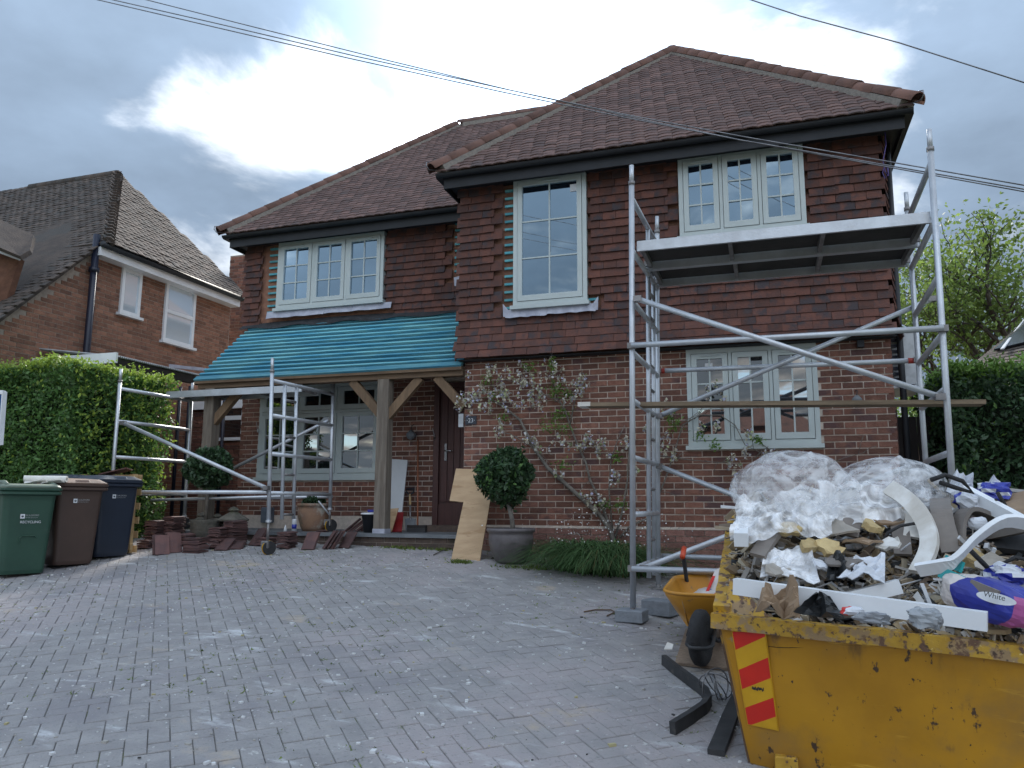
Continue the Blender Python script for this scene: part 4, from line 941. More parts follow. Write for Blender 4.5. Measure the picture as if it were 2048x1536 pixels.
leaves('young_leaves', np.array(pc+Vector((-.07, 0, 1.02)))+(lambda d: d/np.linalg.norm(d, axis=1, keepdims=True))(rng.normal(size=(260, 3)))*np.array([.33, .33, .28]), .06, 'leaf_hedge', bt)
gpot = thing('plant_pot', 'large round grey glazed pot holding the lollipop bay tree', 'pot', pc)
pot(gpot, pc, [(.0, .0), (.165, .0), (.19, .03), (.24, .14), (.263, .24), (.262, .31), (.255, .335), (.28, .35), (.29, .372), (.28, .39), (.245, .392), (.24, .36), (.22, .33), (0, .32)], 'glaze_grey')
build(MB().lathe(pc, [(0, .345), (.235, .34), (.236, .33)], 20), 'soil', 'soil', gpot)
bc2 = at(418, 937, 10.75); c2 = Vector((bc2.x, bc2.y, G(bc2.x, bc2.y)))
b2 = thing('bay_tree', 'small clipped bay ball in front of the left porch post', 'tree', c2+Vector((0, 0, .3)))
build(MB().tube(c2+Vector((0, 0, .3)), c2+Vector((.0, 0, .9)), .025, n=8), 'trunk', 'bark_grey', b2, smooth=True)
ball(b2, bc2, .32, 3200, .07, 'leaf_dark', squash=.86)
pp = thing('plant_pot', 'grey pot under the small clipped bay ball', 'pot', c2); pot(pp, c2, [(0, 0), (.13, 0), (.19, .15), (.20, .28), (.21, .31), (.18, .31), (0, .28)], 'stone')
c3 = Vector((-2.43, .35, .175)); tp = thing('plant_pot', 'weathered terracotta pot on the porch step', 'pot', c3)
pot(tp, c3, [(0, 0), (.15, 0), (.185, .06), (.225, .20), (.232, .30), (.225, .345), (.24, .35), (.245, .385), (.225, .39), (.21, .35), (0, .34)], 'terracotta')
sh = thing('potted_shrub', 'low rounded green shrub growing in the terracotta pot', 'shrub', c3+Vector((0, 0, .35))); ball(sh, c3+Vector((.0, 0, .42)), .16, 900, .045, 'leaf_dark', squash=.62)
# wisteria on the front wall
wi = thing('wisteria', 'climbing wisteria with pale lilac blossom trained over the brick wall', 'climber', (2.05, -.12, -.1))
def wpath(pix, Y0=-.05, Y1=-.05): return [pt(x, y, Y0+(Y1-Y0)*i/(len(pix)-1)) for i, (x, y) in enumerate(pix)]
stems = [([(1228, 1092), (1222, 1060), (1200, 1030), (1150, 985), (1095, 935), (1075, 905), (1060, 880), (1040, 840), (1010, 815), (985, 800)], .036, .013),
         ([(1226, 1075), (1205, 1010), (1180, 960), (1172, 925), (1155, 890), (1140, 850), (1130, 820), (1118, 800), (1090, 790), (1060, 770), (1040, 745)], .018, .007),
         ([(1240, 1075), (1262, 1050), (1300, 1035)], .016, .010), ([(1228, 1085), (1245, 1020), (1255, 960), (1258, 900), (1262, 860)], .016, .008),
         ([(1226, 1070), (1218, 980), (1222, 920), (1235, 880), (1250, 850)], .010, .005), ([(1095, 935), (1060, 890), (1020, 868), (990, 862)], .010, .004),
         ([(1140, 850), (1150, 800), (1155, 770), (1165, 740)], .009, .004), ([(1118, 800), (1105, 760), (1106, 715)], .008, .004), ([(1300, 1035), (1330, 960), (1350, 900), (1365, 850), (1400, 830), (1440, 830), (1470, 850), (1490, 890), (1520, 905), (1600, 905)], .010, .004),
         ([(1310, 910), (1380, 920), (1440, 925), (1500, 918), (1560, 900)], .007, .003), ([(1420, 790), (1395, 830), (1350, 850)], .006, .003), ([(1060, 770), (1010, 760), (960, 780)], .006, .003), ([(1540, 900), (1500, 870), (1460, 850)], .005, .002), ([(1640, 935), (1690, 915), (1730, 905)], .005, .003)]
sm = MB()
for pix, r0, r1 in stems:
    P_ = wpath(pix, -.07, -.05); k = len(P_); sm.path(P_, [.95*(r0+(r1-r0)*i/(k-1)) for i in range(k)], 7)
    for i in range(1, k):
        for _ in range(2):
            if random.random() < .55:
                p = P_[i-1].lerp(P_[i], random.random()); q = p+Vector((random.gauss(0, .10), random.uniform(-.03, .01), random.gauss(.02, .10))); sm.path([p, p.lerp(q, .5)+Vector((0, -.015, .02)), q], .0035, 5)
build(sm, 'stem', 'bark_grey', wi, smooth=True)
spots = [(985, 745, 14, 20), (960, 785, 22, 26), (930, 800, 16, 20), (1000, 775, 20, 26), (1015, 800, 14, 20), (975, 815, 16, 16), (1035, 745, 16, 20), (1060, 770, 20, 22), (1080, 790, 16, 16), (1050, 800, 12, 16), (1105, 720, 14, 14), (1118, 745, 14, 18), (1085, 750, 10, 12), (1165, 755, 14, 18), (1150, 765, 10, 12), (1150, 785, 10, 12), (1130, 790, 12, 10), (1000, 850, 14, 16), (1060, 870, 22, 12), (1110, 875, 12, 14), (1165, 880, 22, 16), (1190, 885, 14, 14), (1205, 880, 10, 14), (1070, 880, 10, 12), (1112, 945, 9, 9), (1230, 950, 12, 12), (1170, 990, 12, 12), (1190, 1000, 14, 10), (1195, 1020, 8, 12), (1215, 900, 10, 10), (1275, 935, 6, 10), (1330, 800, 14, 14), (1345, 815, 12, 10), (1300, 850, 10, 16), (1330, 880, 12, 20), (1425, 775, 12, 14), (1440, 790, 12, 12), (1400, 850, 10, 14), (1430, 855, 8, 14), (1500, 865, 10, 14), (1340, 905, 14, 12), (1460, 915, 10, 14), (1500, 900, 12, 10), (1540, 900, 8, 8), (1475, 930, 8, 10), (1320, 930, 8, 10), (1250, 875, 10, 14)]
Pb = []
for (x, y, sx, sy) in spots:
    for _ in range(max(3, sx*sy//34)):
        a = pt(x+random.gauss(0, sx*.75), y+random.gauss(0, sy*.55), -.09-random.random()*.09)
        n_ = random.randint(8, 16); l = random.uniform(.05, .13)
        for i in range(n_): Pb.append((a.x+random.gauss(0, .014), a.y+random.gauss(0, .014), a.z-l*i/n_+random.gauss(0, .008)))
leaves('blossom', np.array(Pb), .033, 'blossom', wi, aspect=.9)
Pl = []
for (x, y, sx, sy) in [(1115, 770, 12, 8), (1110, 785, 10, 8), (1125, 825, 14, 8), (1110, 840, 16, 8), (1100, 855, 16, 8), (1130, 860, 12, 8), (1125, 928, 12, 7), (1105, 730, 8, 10), (1060, 733, 10, 6), (1135, 788, 10, 6), (985, 790, 12, 8), (1005, 835, 8, 6), (1235, 915, 6, 6), (1240, 1010, 10, 8), (1205, 1010, 8, 6), (1350, 855, 10, 8), (1400, 870, 8, 8), (1515, 880, 8, 6), (1430, 890, 8, 6), (975, 760, 10, 8), (1340, 835, 10, 6)]:
    for _ in range(46): a = pt(x+random.gauss(0, sx*.8), y+random.gauss(0, sy*.8), -.07-random.random()*.10); Pl.append(tuple(a))
leaves('leaves', np.array(Pl), .05, 'leaf_wisteria', wi, aspect=.35)
# clump of strappy leaves
cl = thing('grass_clump', 'clump of long strappy green leaves at the foot of the wisteria', 'plant', (1.95, -.55, -.1))
def blades(n, cx, cy, sx, sy, lmin, lmax, wid, mat, name, out=1., parent=None):
    m = MB()
    for _ in range(n):
        x, y = random.gauss(cx, sx), random.gauss(cy, sy); z = G(x, y); a = random.uniform(0, 2*math.pi); L = random.uniform(lmin, lmax)
        dx, dy = math.cos(a)*.5+(x-cx)/sx*.35, math.sin(a)*.5+(y-cy)/sy*.3-.25; w_ = wid*random.uniform(.7, 1.2); px, py = -dy, dx; pl_ = math.hypot(px, py)+1e-6; px, py = px/pl_*w_, py/pl_*w_
        vs = []
        for i in range(5):
            t = i/4; q = (x+dx*L*t*t*out, y+dy*L*t*t*out, z+L*(1.18*t-1.08*t*t)); k = (1-t)*.9+.1; vs += [(q[0]-px*k, q[1]-py*k, q[2]), (q[0]+px*k, q[1]+py*k, q[2])]
        m.cur = random.random(); m.add(vs, [(2*i, 2*i+1, 2*i+3, 2*i+2) for i in range(4)])
    return build(m, name, mat, parent)
blades(2200, 1.92, -.70, .23, .13, .55, 1.0, .009, 'grass', 'leaves', 1.0, cl)
blades(420, 2.1, -.62, .20, .12, .55, .95, .007, 'grass_dry', 'dry_leaves', .8, cl)
Pf = np.stack([rng.normal(1.95, .45, 260), rng.normal(-.50, .2, 260), rng.normal(.30, .10, 260)], 1); Pf = np.concatenate([Pf, np.stack([rng.normal(1.45, .06, 60), rng.normal(-.62, .08, 60), rng.normal(.10, .06, 60)], 1)])
stuff(leaves('small_flowers', Pf, .020, 'white_petal', cl, aspect=.9))
# weeds in the joints and grit on the paving
m = MB()
for _ in range(5000):
    b = random.choice(pmats); p = b @ Vector((random.uniform(-.1, .1), random.choice((-.052, .052)), 0)) if random.random() < .6 else b @ Vector((random.choice((-.102, .102)), random.uniform(-.05, .05), 0))
    if math.sin(p.x*1.7+.6)*math.sin(p.y*1.3+1.)+random.gauss(0, .35) < .12: continue
    m.cur = random.random()
    for _ in range(random.randint(3, 8)):
        d = Vector((random.gauss(0, .018), random.gauss(0, .018), random.uniform(.004, .018))); q = p+Vector((random.gauss(0, .016), random.gauss(0, .016), -.004)); s = Vector((random.gauss(0, .004), random.gauss(0, .004), 0)); m.add([q-s, q+s, q+d], [(0, 1, 2)])
for (cx, cy, n_, sp) in ((-.75, -.18, 260, .16), (-.2, -.2, 90, .10), (.35, -.95, 160, .07), (1.25, -.9, 160, .12), (1.0, -1.0, 60, .10)):
    for _ in range(n_):
        m.cur = random.random(); x, y = random.gauss(cx, sp), random.gauss(cy, .05); q = Vector((x, y, G(x, y)-.003)); d = Vector((random.gauss(0, .03), random.gauss(0, .03), random.uniform(.01, .05))); s = Vector((random.gauss(0, .008), random.gauss(0, .008), 0)); m.add([q-s, q+s, q+d], [(0, 1, 2)])
stuff(build(m, 'joint_weeds', 'weed'), 'small green weeds growing in the joints of the driveway', 'weeds')
m = MB()
for _ in range(2600):
    x, y = random.uniform(-4.5, 3.6), random.uniform(-8.0, -.3); s = abs(random.gauss(0, .0045))+.002; m.cur = random.random()
    q = Vector((x, y, G(x, y)+.003)); m.box(q, (s*random.uniform(1, 3), s*random.uniform(1, 2), s), Matrix.Rotation(random.random()*6, 3, 'Z'))
stuff(build(m, 'grit', 'grit'), 'specks of grit and chippings scattered over the driveway', 'grit')
# houses across the road: out of the frame, seen mirrored in the window panes
for k, (x, w_, lab) in enumerate(((-9, 9, 'tiled house across the road mirrored in the porch window'), (5.5, 10, 'tiled house across the road mirrored in the scaffold windows'))):
    o = thing('opposite_house', lab, 'house', (x, -36, -1.5)); build(MB().bx(x-w_/2, x+w_/2, -40, -33, -1.8, 3.4), 'wall', 'brick', o)
    m = MB(); e = .4; m.prism([(x-w_/2-e, -32.6, 3.4), (x+w_/2+e, -32.6, 3.4), (x+w_/2-3, -36.5, 6.6), (x-w_/2+3, -36.5, 6.6)], (0, 0, -.1)); m.prism([(x+w_/2+e, -32.6, 3.4), (x+w_/2+e, -40.4, 3.4), (x+w_/2-3, -36.5, 6.6)], (0, 0, -.1)); m.prism([(x-w_/2-e, -40.4, 3.4), (x-w_/2-e, -32.6, 3.4), (x-w_/2+3, -36.5, 6.6)], (0, 0, -.1)); build(m, 'roof', 'roof_tile', o)
    for q in (-2.6, 0, 2.6): f = build(MB().bx(x+q-.7, x+q+.7, -32.98, -32.95, .2, 1.5), 'window', 'white_upvc', o); build(MB().bx(x+q-.6, x+q+.6, -32.95, -32.94, .3, 1.4), 'pane', 'glass_dark', f)
# ------------------------------------------------------------------ scaffold towers
def tube_part(t, name, p, q, r=.0254, mat='alu', n=10): return build(MB().tube(p, q, r, n=n), name, mat, t, smooth=True)
def pole(t, top, bot, name='upright', r=.0254):
    top, bot = Vector(top), Vector(bot); o = tube_part(t, name, bot, top+(top-bot).normalized()*-.16, r)
    d = (top-bot).normalized(); tube_part(t, 'spigot', top-d*.17, top, .021)
    build(MB().tube(top-d*.19, top-d*.155, .030, n=10), 'collar', 'alu_dark', t, smooth=True); return o
def deck(t, x0, x1, y0, y1, z, lean=0.):
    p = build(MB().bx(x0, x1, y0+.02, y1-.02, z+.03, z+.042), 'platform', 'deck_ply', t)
    for y in (y0, y1): build(MB().bx(x0-.01, x1+.01, y-.014, y+.014, z-.045, z+.05), 'side_beam', 'alu', p)
    for k in range(4):
        x = x0+.03+(x1-x0-.06)*k/3; build(MB().bx(x-.018, x+.018, y0+.015, y1-.015, z-.03, z+.029), 'cross_beam', 'alu_dark', p)
    for x in (x0, x1):
        for y in (y0+.06, y1-.06): build(MB().box((x, y, z-.0), (.05, .03, .05)), 'hook', 'alu_dark', p)
    build(MB().bx(x0, x1, y0+.016, y0+.045, z+.051, z+.058), 'edge_trim', 'oak_grey', p)
def clamp(t, p): build(MB().box(p, (.07, .06, .05)), 'coupler', 'alu_dark', t)
FT = -2.7; BK = -1.35
T1 = thing('scaffold_tower', 'tall aluminium scaffold tower with high platform in front of the right windows', 'scaffold', (3.9, -2, -.35))
fl_t, fl_b = pt(1263, 331, FT), pt(1266, 1215, FT); fr_t = pt(1858, 259, FT); fr_b = Vector((fr_t.x-.065, FT, G(5.1, FT)+.1))
bl_t = pt(1314, 433, BK); bl_b = Vector((bl_t.x-.085, BK, -.22)); br_t = pt(1812, 385, BK); br_b = Vector((br_t.x-.02, BK, -.25))
pole(T1, fl_t, fl_b); pole(T1, fr_t, fr_b); pole(T1, bl_t, bl_b); pole(T1, br_t, br_b)
tube_part(T1, 'leg_jack', fl_b+Vector((0, 0, -.035)), fl_b+Vector((0, 0, .02)), .020, 'alu_dark')
def on(a, b, z): t = (z-b.z)/(a.z-b.z); return b.lerp(a, t)
for z in (3.33, 2.84, 2.37, 1.90, 1.47, .97, .48, .02):
    tube_part(T1, 'rung', on(fl_t, fl_b, z), on(bl_t, bl_b, z)); tube_part(T1, 'rung', on(fr_t, fr_b, z), on(br_t, br_b, z))
for fy in (.60, .82):
    top = on(fl_t, fl_b, 3.33).lerp(on(bl_t, bl_b, 3.33), fy); bot = on(fl_t, fl_b, -.12).lerp(on(bl_t, bl_b, -.12), fy); tube_part(T1, 'ladder_rail', bot, top, .022)
z = -.02
while z < 3.3:
    a, b = on(fl_t, fl_b, z), on(bl_t, bl_b, z); tube_part(T1, 'ladder_rung', a.lerp(b, .60), a.lerp(b, .82), .017, 'alu_dark'); z += .245
for z, f_ in ((1.95, 1), (.03, 1), (1.96, 0), (.05, 0)):
    A_, B_ = (on(fl_t, fl_b, z), on(fr_t, fr_b, z-.01)) if f_ else (on(bl_t, bl_b, z), on(br_t, br_b, z-.02)); o = Vector((0, -.05 if f_ else .05, 0))
    tube_part(T1, 'rail', A_+o, B_+o); clamp(T1, A_+o*.6); clamp(T1, B_+o*.6)
    if not f_ and z > 1: build(MB().tube(A_+o+Vector((.02, 0, 0)), A_+o+Vector((.07, 0, 0)), .028, n=10), 'end_sleeve', 'red_plastic', T1); build(MB().tube(B_+o-Vector((.02, 0, 0)), B_+o-Vector((.08, 0, 0)), .028, n=10), 'end_sleeve', 'red_plastic', T1)
for p, q in (((pt(1275, 598, -2.76)), pt(1880, 794, -2.76)), (pt(1318, 832, -1.42), pt(1864, 598, -1.30)), (pt(1318, 932, -1.42), Vector((5.1, -1.42, -.02))), (pt(1288, 1136, -2.66), Vector((5.02, -1.5, .93)))):
    tube_part(T1, 'brace', p, q); clamp(T1, p); clamp(T1, q)
xa, xb = on(fl_t, fl_b, 2.87).x+.05, on(fr_t, fr_b, 2.87).x-.03
deck(T1, xa, xb, -2.64, -2.05, 2.885); deck(T1, xa+.02, xb+.02, -2.01, -1.42, 2.885)
for k, p in enumerate((fl_b, Vector((fl_b.x+.20, fl_b.y+.33, fl_b.z)))):
    z0 = G(p.x, p.y); h = max(.10, p.z-.035-z0) if k == 0 else .13
    one('concrete_block', ('blue-grey concrete block under the front left scaffold leg', 'blue-grey concrete block lying behind the scaffold leg beside the wheelbarrow')[k], 'block',
        MB().bbox((p.x-.01, p.y-.01, z0+h/2), (.235 if k == 0 else .27, .20, h), .008, Matrix.Rotation(-.12-.25*k, 3, 'Z')), 'concrete_block', 'concrete blocks at the scaffold foot')
p, q = pt(1162, 811, -2.35), pt(1966, 806, -2.35)
pk = thing('timber_plank', 'long timber plank lying across the lower rungs of the tall scaffold', 'plank', p); build(MB().strap([p, q], .19, .036, (0, 1, 0)), 'board', 'plank_wood', pk); build(MB().strap([p-Vector((.01, 0, 0)), p+Vector((.11, 0, 0))], .194, .040, (0, 1, 0)), 'end_band', 'white_dirty', pk)
for (fx, fy, fz) in ((bl_b.x, BK, bl_b.z), (br_b.x, BK, br_b.z), (fr_b.x, FT, fr_b.z)):
    build(MB().lathe((fx, fy, G(fx, fy)), [(.07, 0), (.07, .012), (.02, .02), (.02, fz-G(fx, fy)+.02)], 12), 'base_jack', 'alu_dark', T1)

T2 = thing('scaffold_tower', 'low aluminium scaffold tower on castors in front of the porch', 'scaffold', (-3.4, -.4, .0))
F2, B2 = -1.1, .25
a_t, a_b = pt(242, 738, F2), Vector((pt(228, 925, F2).x, F2, G(-4.65, F2)+.2)); b_t, b_b = pt(545, 716, F2), pt(537, 1045, F2)
c_t, c_b = pt(667, 743, B2), pt(660, 1020, B2); d_t = pt(385, 766, B2); d_b = Vector((d_t.x+.02, B2, .35))
for tp_, bt_ in ((a_t, a_b), (b_t, b_b), (c_t, c_b), (d_t, d_b)): pole(T2, tp_, bt_)
for z in (2.12, 1.67, 1.18, .69): tube_part(T2, 'rung', on(a_t, a_b, z), on(d_t, d_b, z)); tube_part(T2, 'rung', on(b_t, b_b, z), on(c_t, c_b, z))
yl1, yl2 = ptx(574, 770, -2.17).y, ptx(597, 775, -2.16).y
for yv in (yl1, yl2):
    f_ = (yv-F2)/(B2-F2); tube_part(T2, 'ladder_rail', on(b_t, b_b, .36).lerp(on(c_t, c_b, .36), f_), on(b_t, b_b, 2.10).lerp(on(c_t, c_b, 2.10), f_), .024)
for z in (.42, .93, 1.42, 1.90):
    tube_part(T2, 'ladder_rung', on(b_t, b_b, z).lerp(on(c_t, c_b, z), (yl1-F2)/(B2-F2)), on(b_t, b_b, z).lerp(on(c_t, c_b, z), (yl2-F2)/(B2-F2)), .018, 'alu_dark')
o = Vector((0, -.05, 0))
for z in (.70, ): tube_part(T2, 'rail', on(a_t, a_b, z)+o, on(b_t, b_b, z)+o)
tube_part(T2, 'rail', on(d_t, d_b, .62), on(c_t, c_b, .66)+Vector((0, .05, 0)))
tube_part(T2, 'rail', Vector((-4.65, -.4, .60)), Vector((-2.3, -.4, .66)), .019)
for p, q in ((pt(246, 846, F2-.06), pt(533, 976, F2-.06)), (pt(440, 950, .30), pt(662, 838, .30))): tube_part(T2, 'brace', p, q); clamp(T2, p); clamp(T2, q)
tube_part(T2, 'stabiliser', on(b_t, b_b, .58), on(b_t, b_b, .35)+Vector((-.02, .05, 0)), .012); tube_part(T2, 'stabiliser', on(c_t, c_b, .60)+Vector((-.13, -.1, 0)), on(c_t, c_b, .40), .012)
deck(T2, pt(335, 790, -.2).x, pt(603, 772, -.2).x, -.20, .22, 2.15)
for P0, g_, yel in ((b_b, G(b_b.x, F2), 1), (c_b, .175, 1), (a_b, G(a_b.x, F2), 0), (d_b, .175, 0)):
    P0 = Vector(P0); x, y = P0.x, P0.y
    build(MB().tube((x, y, g_+.16), (x, y, P0.z+.05), .017, n=8), 'leg_jack', 'alu_dark', T2, smooth=True); build(MB().tube((x, y, P0.z-.0), (x, y, P0.z+.03), .036, n=8), 'collar', 'alu', T2)
    cs_ = build(MB().bbox((x-.01, y, g_+.125), (.10, .10, .09), .008), 'castor', 'alu_dark', T2)
    ax = Matrix.Rotation(math.pi/2, 3, 'Y') @ Matrix.Rotation(.5, 3, 'X')
    build(MB().lathe((x+.03, y, g_+.085), [(.045, -.018), (.082, -.018), (.085, 0), (.082, .018), (.045, .018)], 18, ax), 'wheel', 'rubber', cs_)
    if yel: build(MB().lathe((x+.03, y, g_+.085), [(.07, -.022), (.09, -.022), (.09, -.012), (.07, -.012)], 18, ax), 'brake', 'chev_yellow', cs_)

# ------------------------------------------------------------------ wheelie bins
def rrect(hx, hy, r, n=5):
    P = []
    for (sx, sy, a0) in ((1, 1, 0), (-1, 1, 90), (-1, -1, 180), (1, -1, 270)):
        for i in range(n+1):
            a = R(a0+90*i/n); P.append((sx*(hx-r)+r*math.cos(a), sy*(hy-r)+r*math.sin(a)))
    return P
def loft(secs, cap=True):
    m = MB(); k = len(secs[0][0]); vs = []
    for P, z, *o in secs: ox = o[0] if o else 0; vs += [(x+ox, y, z) for x, y in P]
    fs = [(i*k+j, i*k+(j+1) % k, (i+1)*k+(j+1) % k, (i+1)*k+j) for i in range(len(secs)-1) for j in range(k)]
    if cap: fs += [tuple(range(k-1, -1, -1)), tuple((len(secs)-1)*k+j for j in range(k))]
    m.add(vs, fs); return m
def wheelie_bin(label, x, y, rot, body, lid, dome, txt=True, rec=False):
    t = thing('wheelie_bin', label, 'bin', (x, y, G(x, y)), 'wheelie bins beside the hedge'); t.rotation_euler = (0, 0, rot)
    def P(mb, name, mat, par=t, sm=False): return build(mb, name, mat, par, sm, world=False)
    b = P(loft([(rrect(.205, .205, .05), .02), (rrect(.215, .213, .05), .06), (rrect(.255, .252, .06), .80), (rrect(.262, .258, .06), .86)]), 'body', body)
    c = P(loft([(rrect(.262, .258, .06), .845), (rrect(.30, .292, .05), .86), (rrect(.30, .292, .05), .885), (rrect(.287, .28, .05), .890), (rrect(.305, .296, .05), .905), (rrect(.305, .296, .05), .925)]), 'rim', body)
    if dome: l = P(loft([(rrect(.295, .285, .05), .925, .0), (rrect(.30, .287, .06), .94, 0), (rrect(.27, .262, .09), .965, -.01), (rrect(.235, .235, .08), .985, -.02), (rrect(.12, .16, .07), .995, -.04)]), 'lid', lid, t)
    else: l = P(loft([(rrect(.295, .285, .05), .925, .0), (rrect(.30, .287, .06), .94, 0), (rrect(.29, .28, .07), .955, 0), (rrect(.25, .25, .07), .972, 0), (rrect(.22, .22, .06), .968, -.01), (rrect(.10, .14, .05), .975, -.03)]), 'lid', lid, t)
    if dome: P(loft([(rrect(.05, .09, .03), .950, .235), (rrect(.045, .08, .03), .972, .225)]), 'lid_grip', lid, l)
    else:
        for s in (-1, 1): m = MB(); m.path([(-.26, s*.235, .95), (-.1, s*.225, .985), (.1, s*.225, .985), (.26, s*.235, .95)], [.022, .026, .026, .022], 8); P(m, 'lid_rib', lid, l, True)
    P(MB().tube((-.31, -.25, .90), (-.31, .25, .90), .016, n=8), 'handle', body, t, True)
    for s in (-1, 1): P(MB().lathe((-.21, s*.24, .10), [(.03, -.022), (.095, -.022), (.10, 0), (.095, .022), (.03, .022)], 18, Matrix.Rotation(math.pi/2, 3, 'X')), 'wheel', 'rubber', t)
    if txt:
        n_ = Vector((1, 0, -.053)).normalized(); up_ = Vector((.053, 0, 1)).normalized(); base = Vector((.2565, .0, .715)); zz = -.055
        def tx(name, s, oy, oz, h, mat):
            o = text(name, s, mat, b, base+n_*.0025+up_*oz+Vector((0, oy, 0)), (0, 1, 0), up_, h); o.matrix_parent_inverse = Matrix.Identity(4)
        dz = -.11 if rec else 0
        lg = MB(); q = base+n_*.0018+up_*dz; lg.prism([q+Vector((0, -.085, 0))+up_*-.002, q+Vector((0, -.042, 0))+up_*-.002, q+Vector((0, -.042, 0))+up_*.045, q+Vector((0, -.085, 0))+up_*.045], n_*.0012); lo_ = P(lg, 'emblem', 'white_print', b)
        lg = MB(); lg.lathe(q+Vector((0, -.0635, 0))+up_*.0215+n_*.0015, [(.012, 0), (.012, .0006), (.005, .0006), (.005, 0)], 14, Matrix.Rotation(math.pi/2-.053, 3, 'Y')); P(lg, 'emblem_ring', 'bin_blue_lid', lo_)
        tx('lettering', 'GUILDFORD', -.034, dz+.024, .016, 'grey_print'); tx('lettering', 'B O R O U G H', -.034, dz+.002, .012, 'grey_print')
        if rec: tx('lettering', 'RECYCLING', -.082, dz-.052, .026, 'white_print'); P(MB().path([(.238, -.07, .34), (.243, -.065, .40), (.245, -.05, .42), (.245, .07, .42), (.243, .085, .40)], .006, 6), 'moulded_rib', body, b)
    return t
wheelie_bin('dark green recycling bin with flat ribbed lid, nearest of the row', -4.03, -2.93, R(-24), 'bin_green', 'bin_green_lid', False, True, True)
wheelie_bin('brown wheelie bin between the green bin and the navy bin', -3.995, -2.345, R(-19), 'bin_brown', 'bin_brown_lid', True)
wheelie_bin('navy wheelie bin beside the upright pallet', -4.03, -1.79, R(-14), 'bin_blue', 'bin_blue_lid', True)
wheelie_bin('dark bin mostly hidden behind the brown bin', -4.72, -1.75, R(-14), 'bin_blue', 'bin_blue_lid', True, False)
for k, (x, y, a, l) in enumerate(((-4.14, -2.86, .75, .24), (-3.98, -2.74, .45, .24))):
    z = G(-4.03, -2.93)+1.0; d = Vector((math.cos(a), math.sin(a), 0)); r = thing('paper_roll', ('left of the two paper rolls on the green bin lid', 'right of the two paper rolls on the green bin lid')[k], 'roll', (x, y, z), 'paper rolls on the green bin')
    P = Vector((x, y, z+.035)); ax = Matrix([[0, -d.y, d.x], [0, d.x, d.y], [1, 0, 0]]); build(MB().lathe(P, [(.018, 0), (.036, 0), (.036, l), (.018, l), (.018, 0)], 18, ax), 'roll', 'paper', r)
    build(MB().grid(lambda u, v: P+d*(.02+(l-.03)*u)+Vector((-d.y, d.x, 0))*(.02-.16*v)+Vector((0, 0, -.034+.02*math.sin(v*5+u*3)*v)), 8, 6), 'loose_sheet', 'paper', r)
q = at(232, 944, 9.75); one('roof_tile', 'single dark clay tile lying on the navy bin lid', 'tile', MB().box(q, (.34, .19, .014), Matrix.Rotation(-.25, 3, 'Y') @ Matrix.Rotation(.35, 3, 'Z')), 'hung_tile')
# upright pallet
pr = gp(262, 1112); PX1 = pt(284, 1020, -1.40).x; zt_ = pt(262, 952, -1.38).z; zb_ = G(PX1, -1.4)
plt = thing('pallet', 'timber pallet standing upright behind the navy bin', 'pallet', (PX1-.5, -1.4, zb_))
for k in range(6):
    z = zb_+.05+(zt_-zb_-.08)*k/5; build(MB().bx(PX1-1.0, PX1, -1.45+random.gauss(0, .003), -1.432, z-.042, z+.042), 'slat', 'pine', plt)
for x in (PX1-.10, PX1-.50, PX1-.93): build(MB().bx(x-.045, x+.045, -1.50, -1.453, zb_, zt_+.02), 'stringer', 'pine', plt)
for k in range(3):
    z = zb_+.08+(zt_-zb_-.12)*k/2; build(MB().bx(PX1-1.0, PX1-.005, -1.545, -1.503, z-.04, z+.04), 'slat', 'pine', plt)

# ------------------------------------------------------------------ stacked and leaning roof tiles
ctm = MB(); tile_geo(ctm, Matrix.Identity(4), .165, .265, .013, camber=.010); ctm = ctm.mesh('clay_tile', 'clay_stack')
def tile_obj(M4, label, grp):
    o = bpy.data.objects.new('clay_tile', ctm); COL.objects.link(o); o.matrix_world = M4; tag(o, label, 'tile', grp)
def stack(px, py, n, rot, label, tilt=0., step=.0165, zb=None, Y=None):
    b = gp(px, py) if Y is None else pt(px, py, Y)
    if zb is not None: b.z = zb
    for k in range(n):
        tile_obj(Matrix.Translation(b+Vector((random.gauss(0, .007), .08+random.gauss(0, .007), .008+k*step))) @ Matrix.Rotation(rot+random.gauss(0, .06), 4, 'Z') @ Matrix.Rotation(tilt+random.gauss(0, .02), 4, 'X') @ Matrix.Rotation(random.gauss(0, .03), 4, 'Y'), ('topmost ' if k == n-1 else '')+label, label.split(' in ')[-1] if ' in ' in label else label)
def lean(px, py, n, rot, label, ang=1.15, gap=.02, Y=None, zb=None):
    b = gp(px, py) if Y is None else pt(px, py, Y)
    if zb is not None: b.z = zb
    for k in range(n):
        d = Vector((-math.sin(rot), math.cos(rot), 0)); a = ang+random.gauss(0, .03)
        tile_obj(Matrix.Translation(b+d*(k*gap+.1325*math.cos(a))+Vector((random.gauss(0, .008), 0, .1325*math.sin(a)))) @ Matrix.Rotation(rot+random.gauss(0, .03), 4, 'Z') @ Matrix.Rotation(a, 4, 'X'), ('foremost ' if k == 0 and n > 1 else '')+label, label)
stack(300, 1090, 19, .25, 'dark clay tile in the tall stack against the pallet')
stack(338, 1086, 21, .1, 'dark clay tile in the stack behind the leaning tiles')
lean(322, 1110, 4, .9, 'clay tile leaning at the front left of the tile stacks', 1.05, .03)
lean(352, 1106, 5, 1.1, 'clay tile standing on edge beside the front tile stack', 1.2, .022)
stack(382, 1107, 11, 1.5, 'clay tile in the low stack nearest the driveway')
stack(428, 1098, 16, .2, 'clay tile in the stack under the stone lanterns')
stack(462, 1094, 20, -.1, 'clay tile in the tall stack left of the castor')
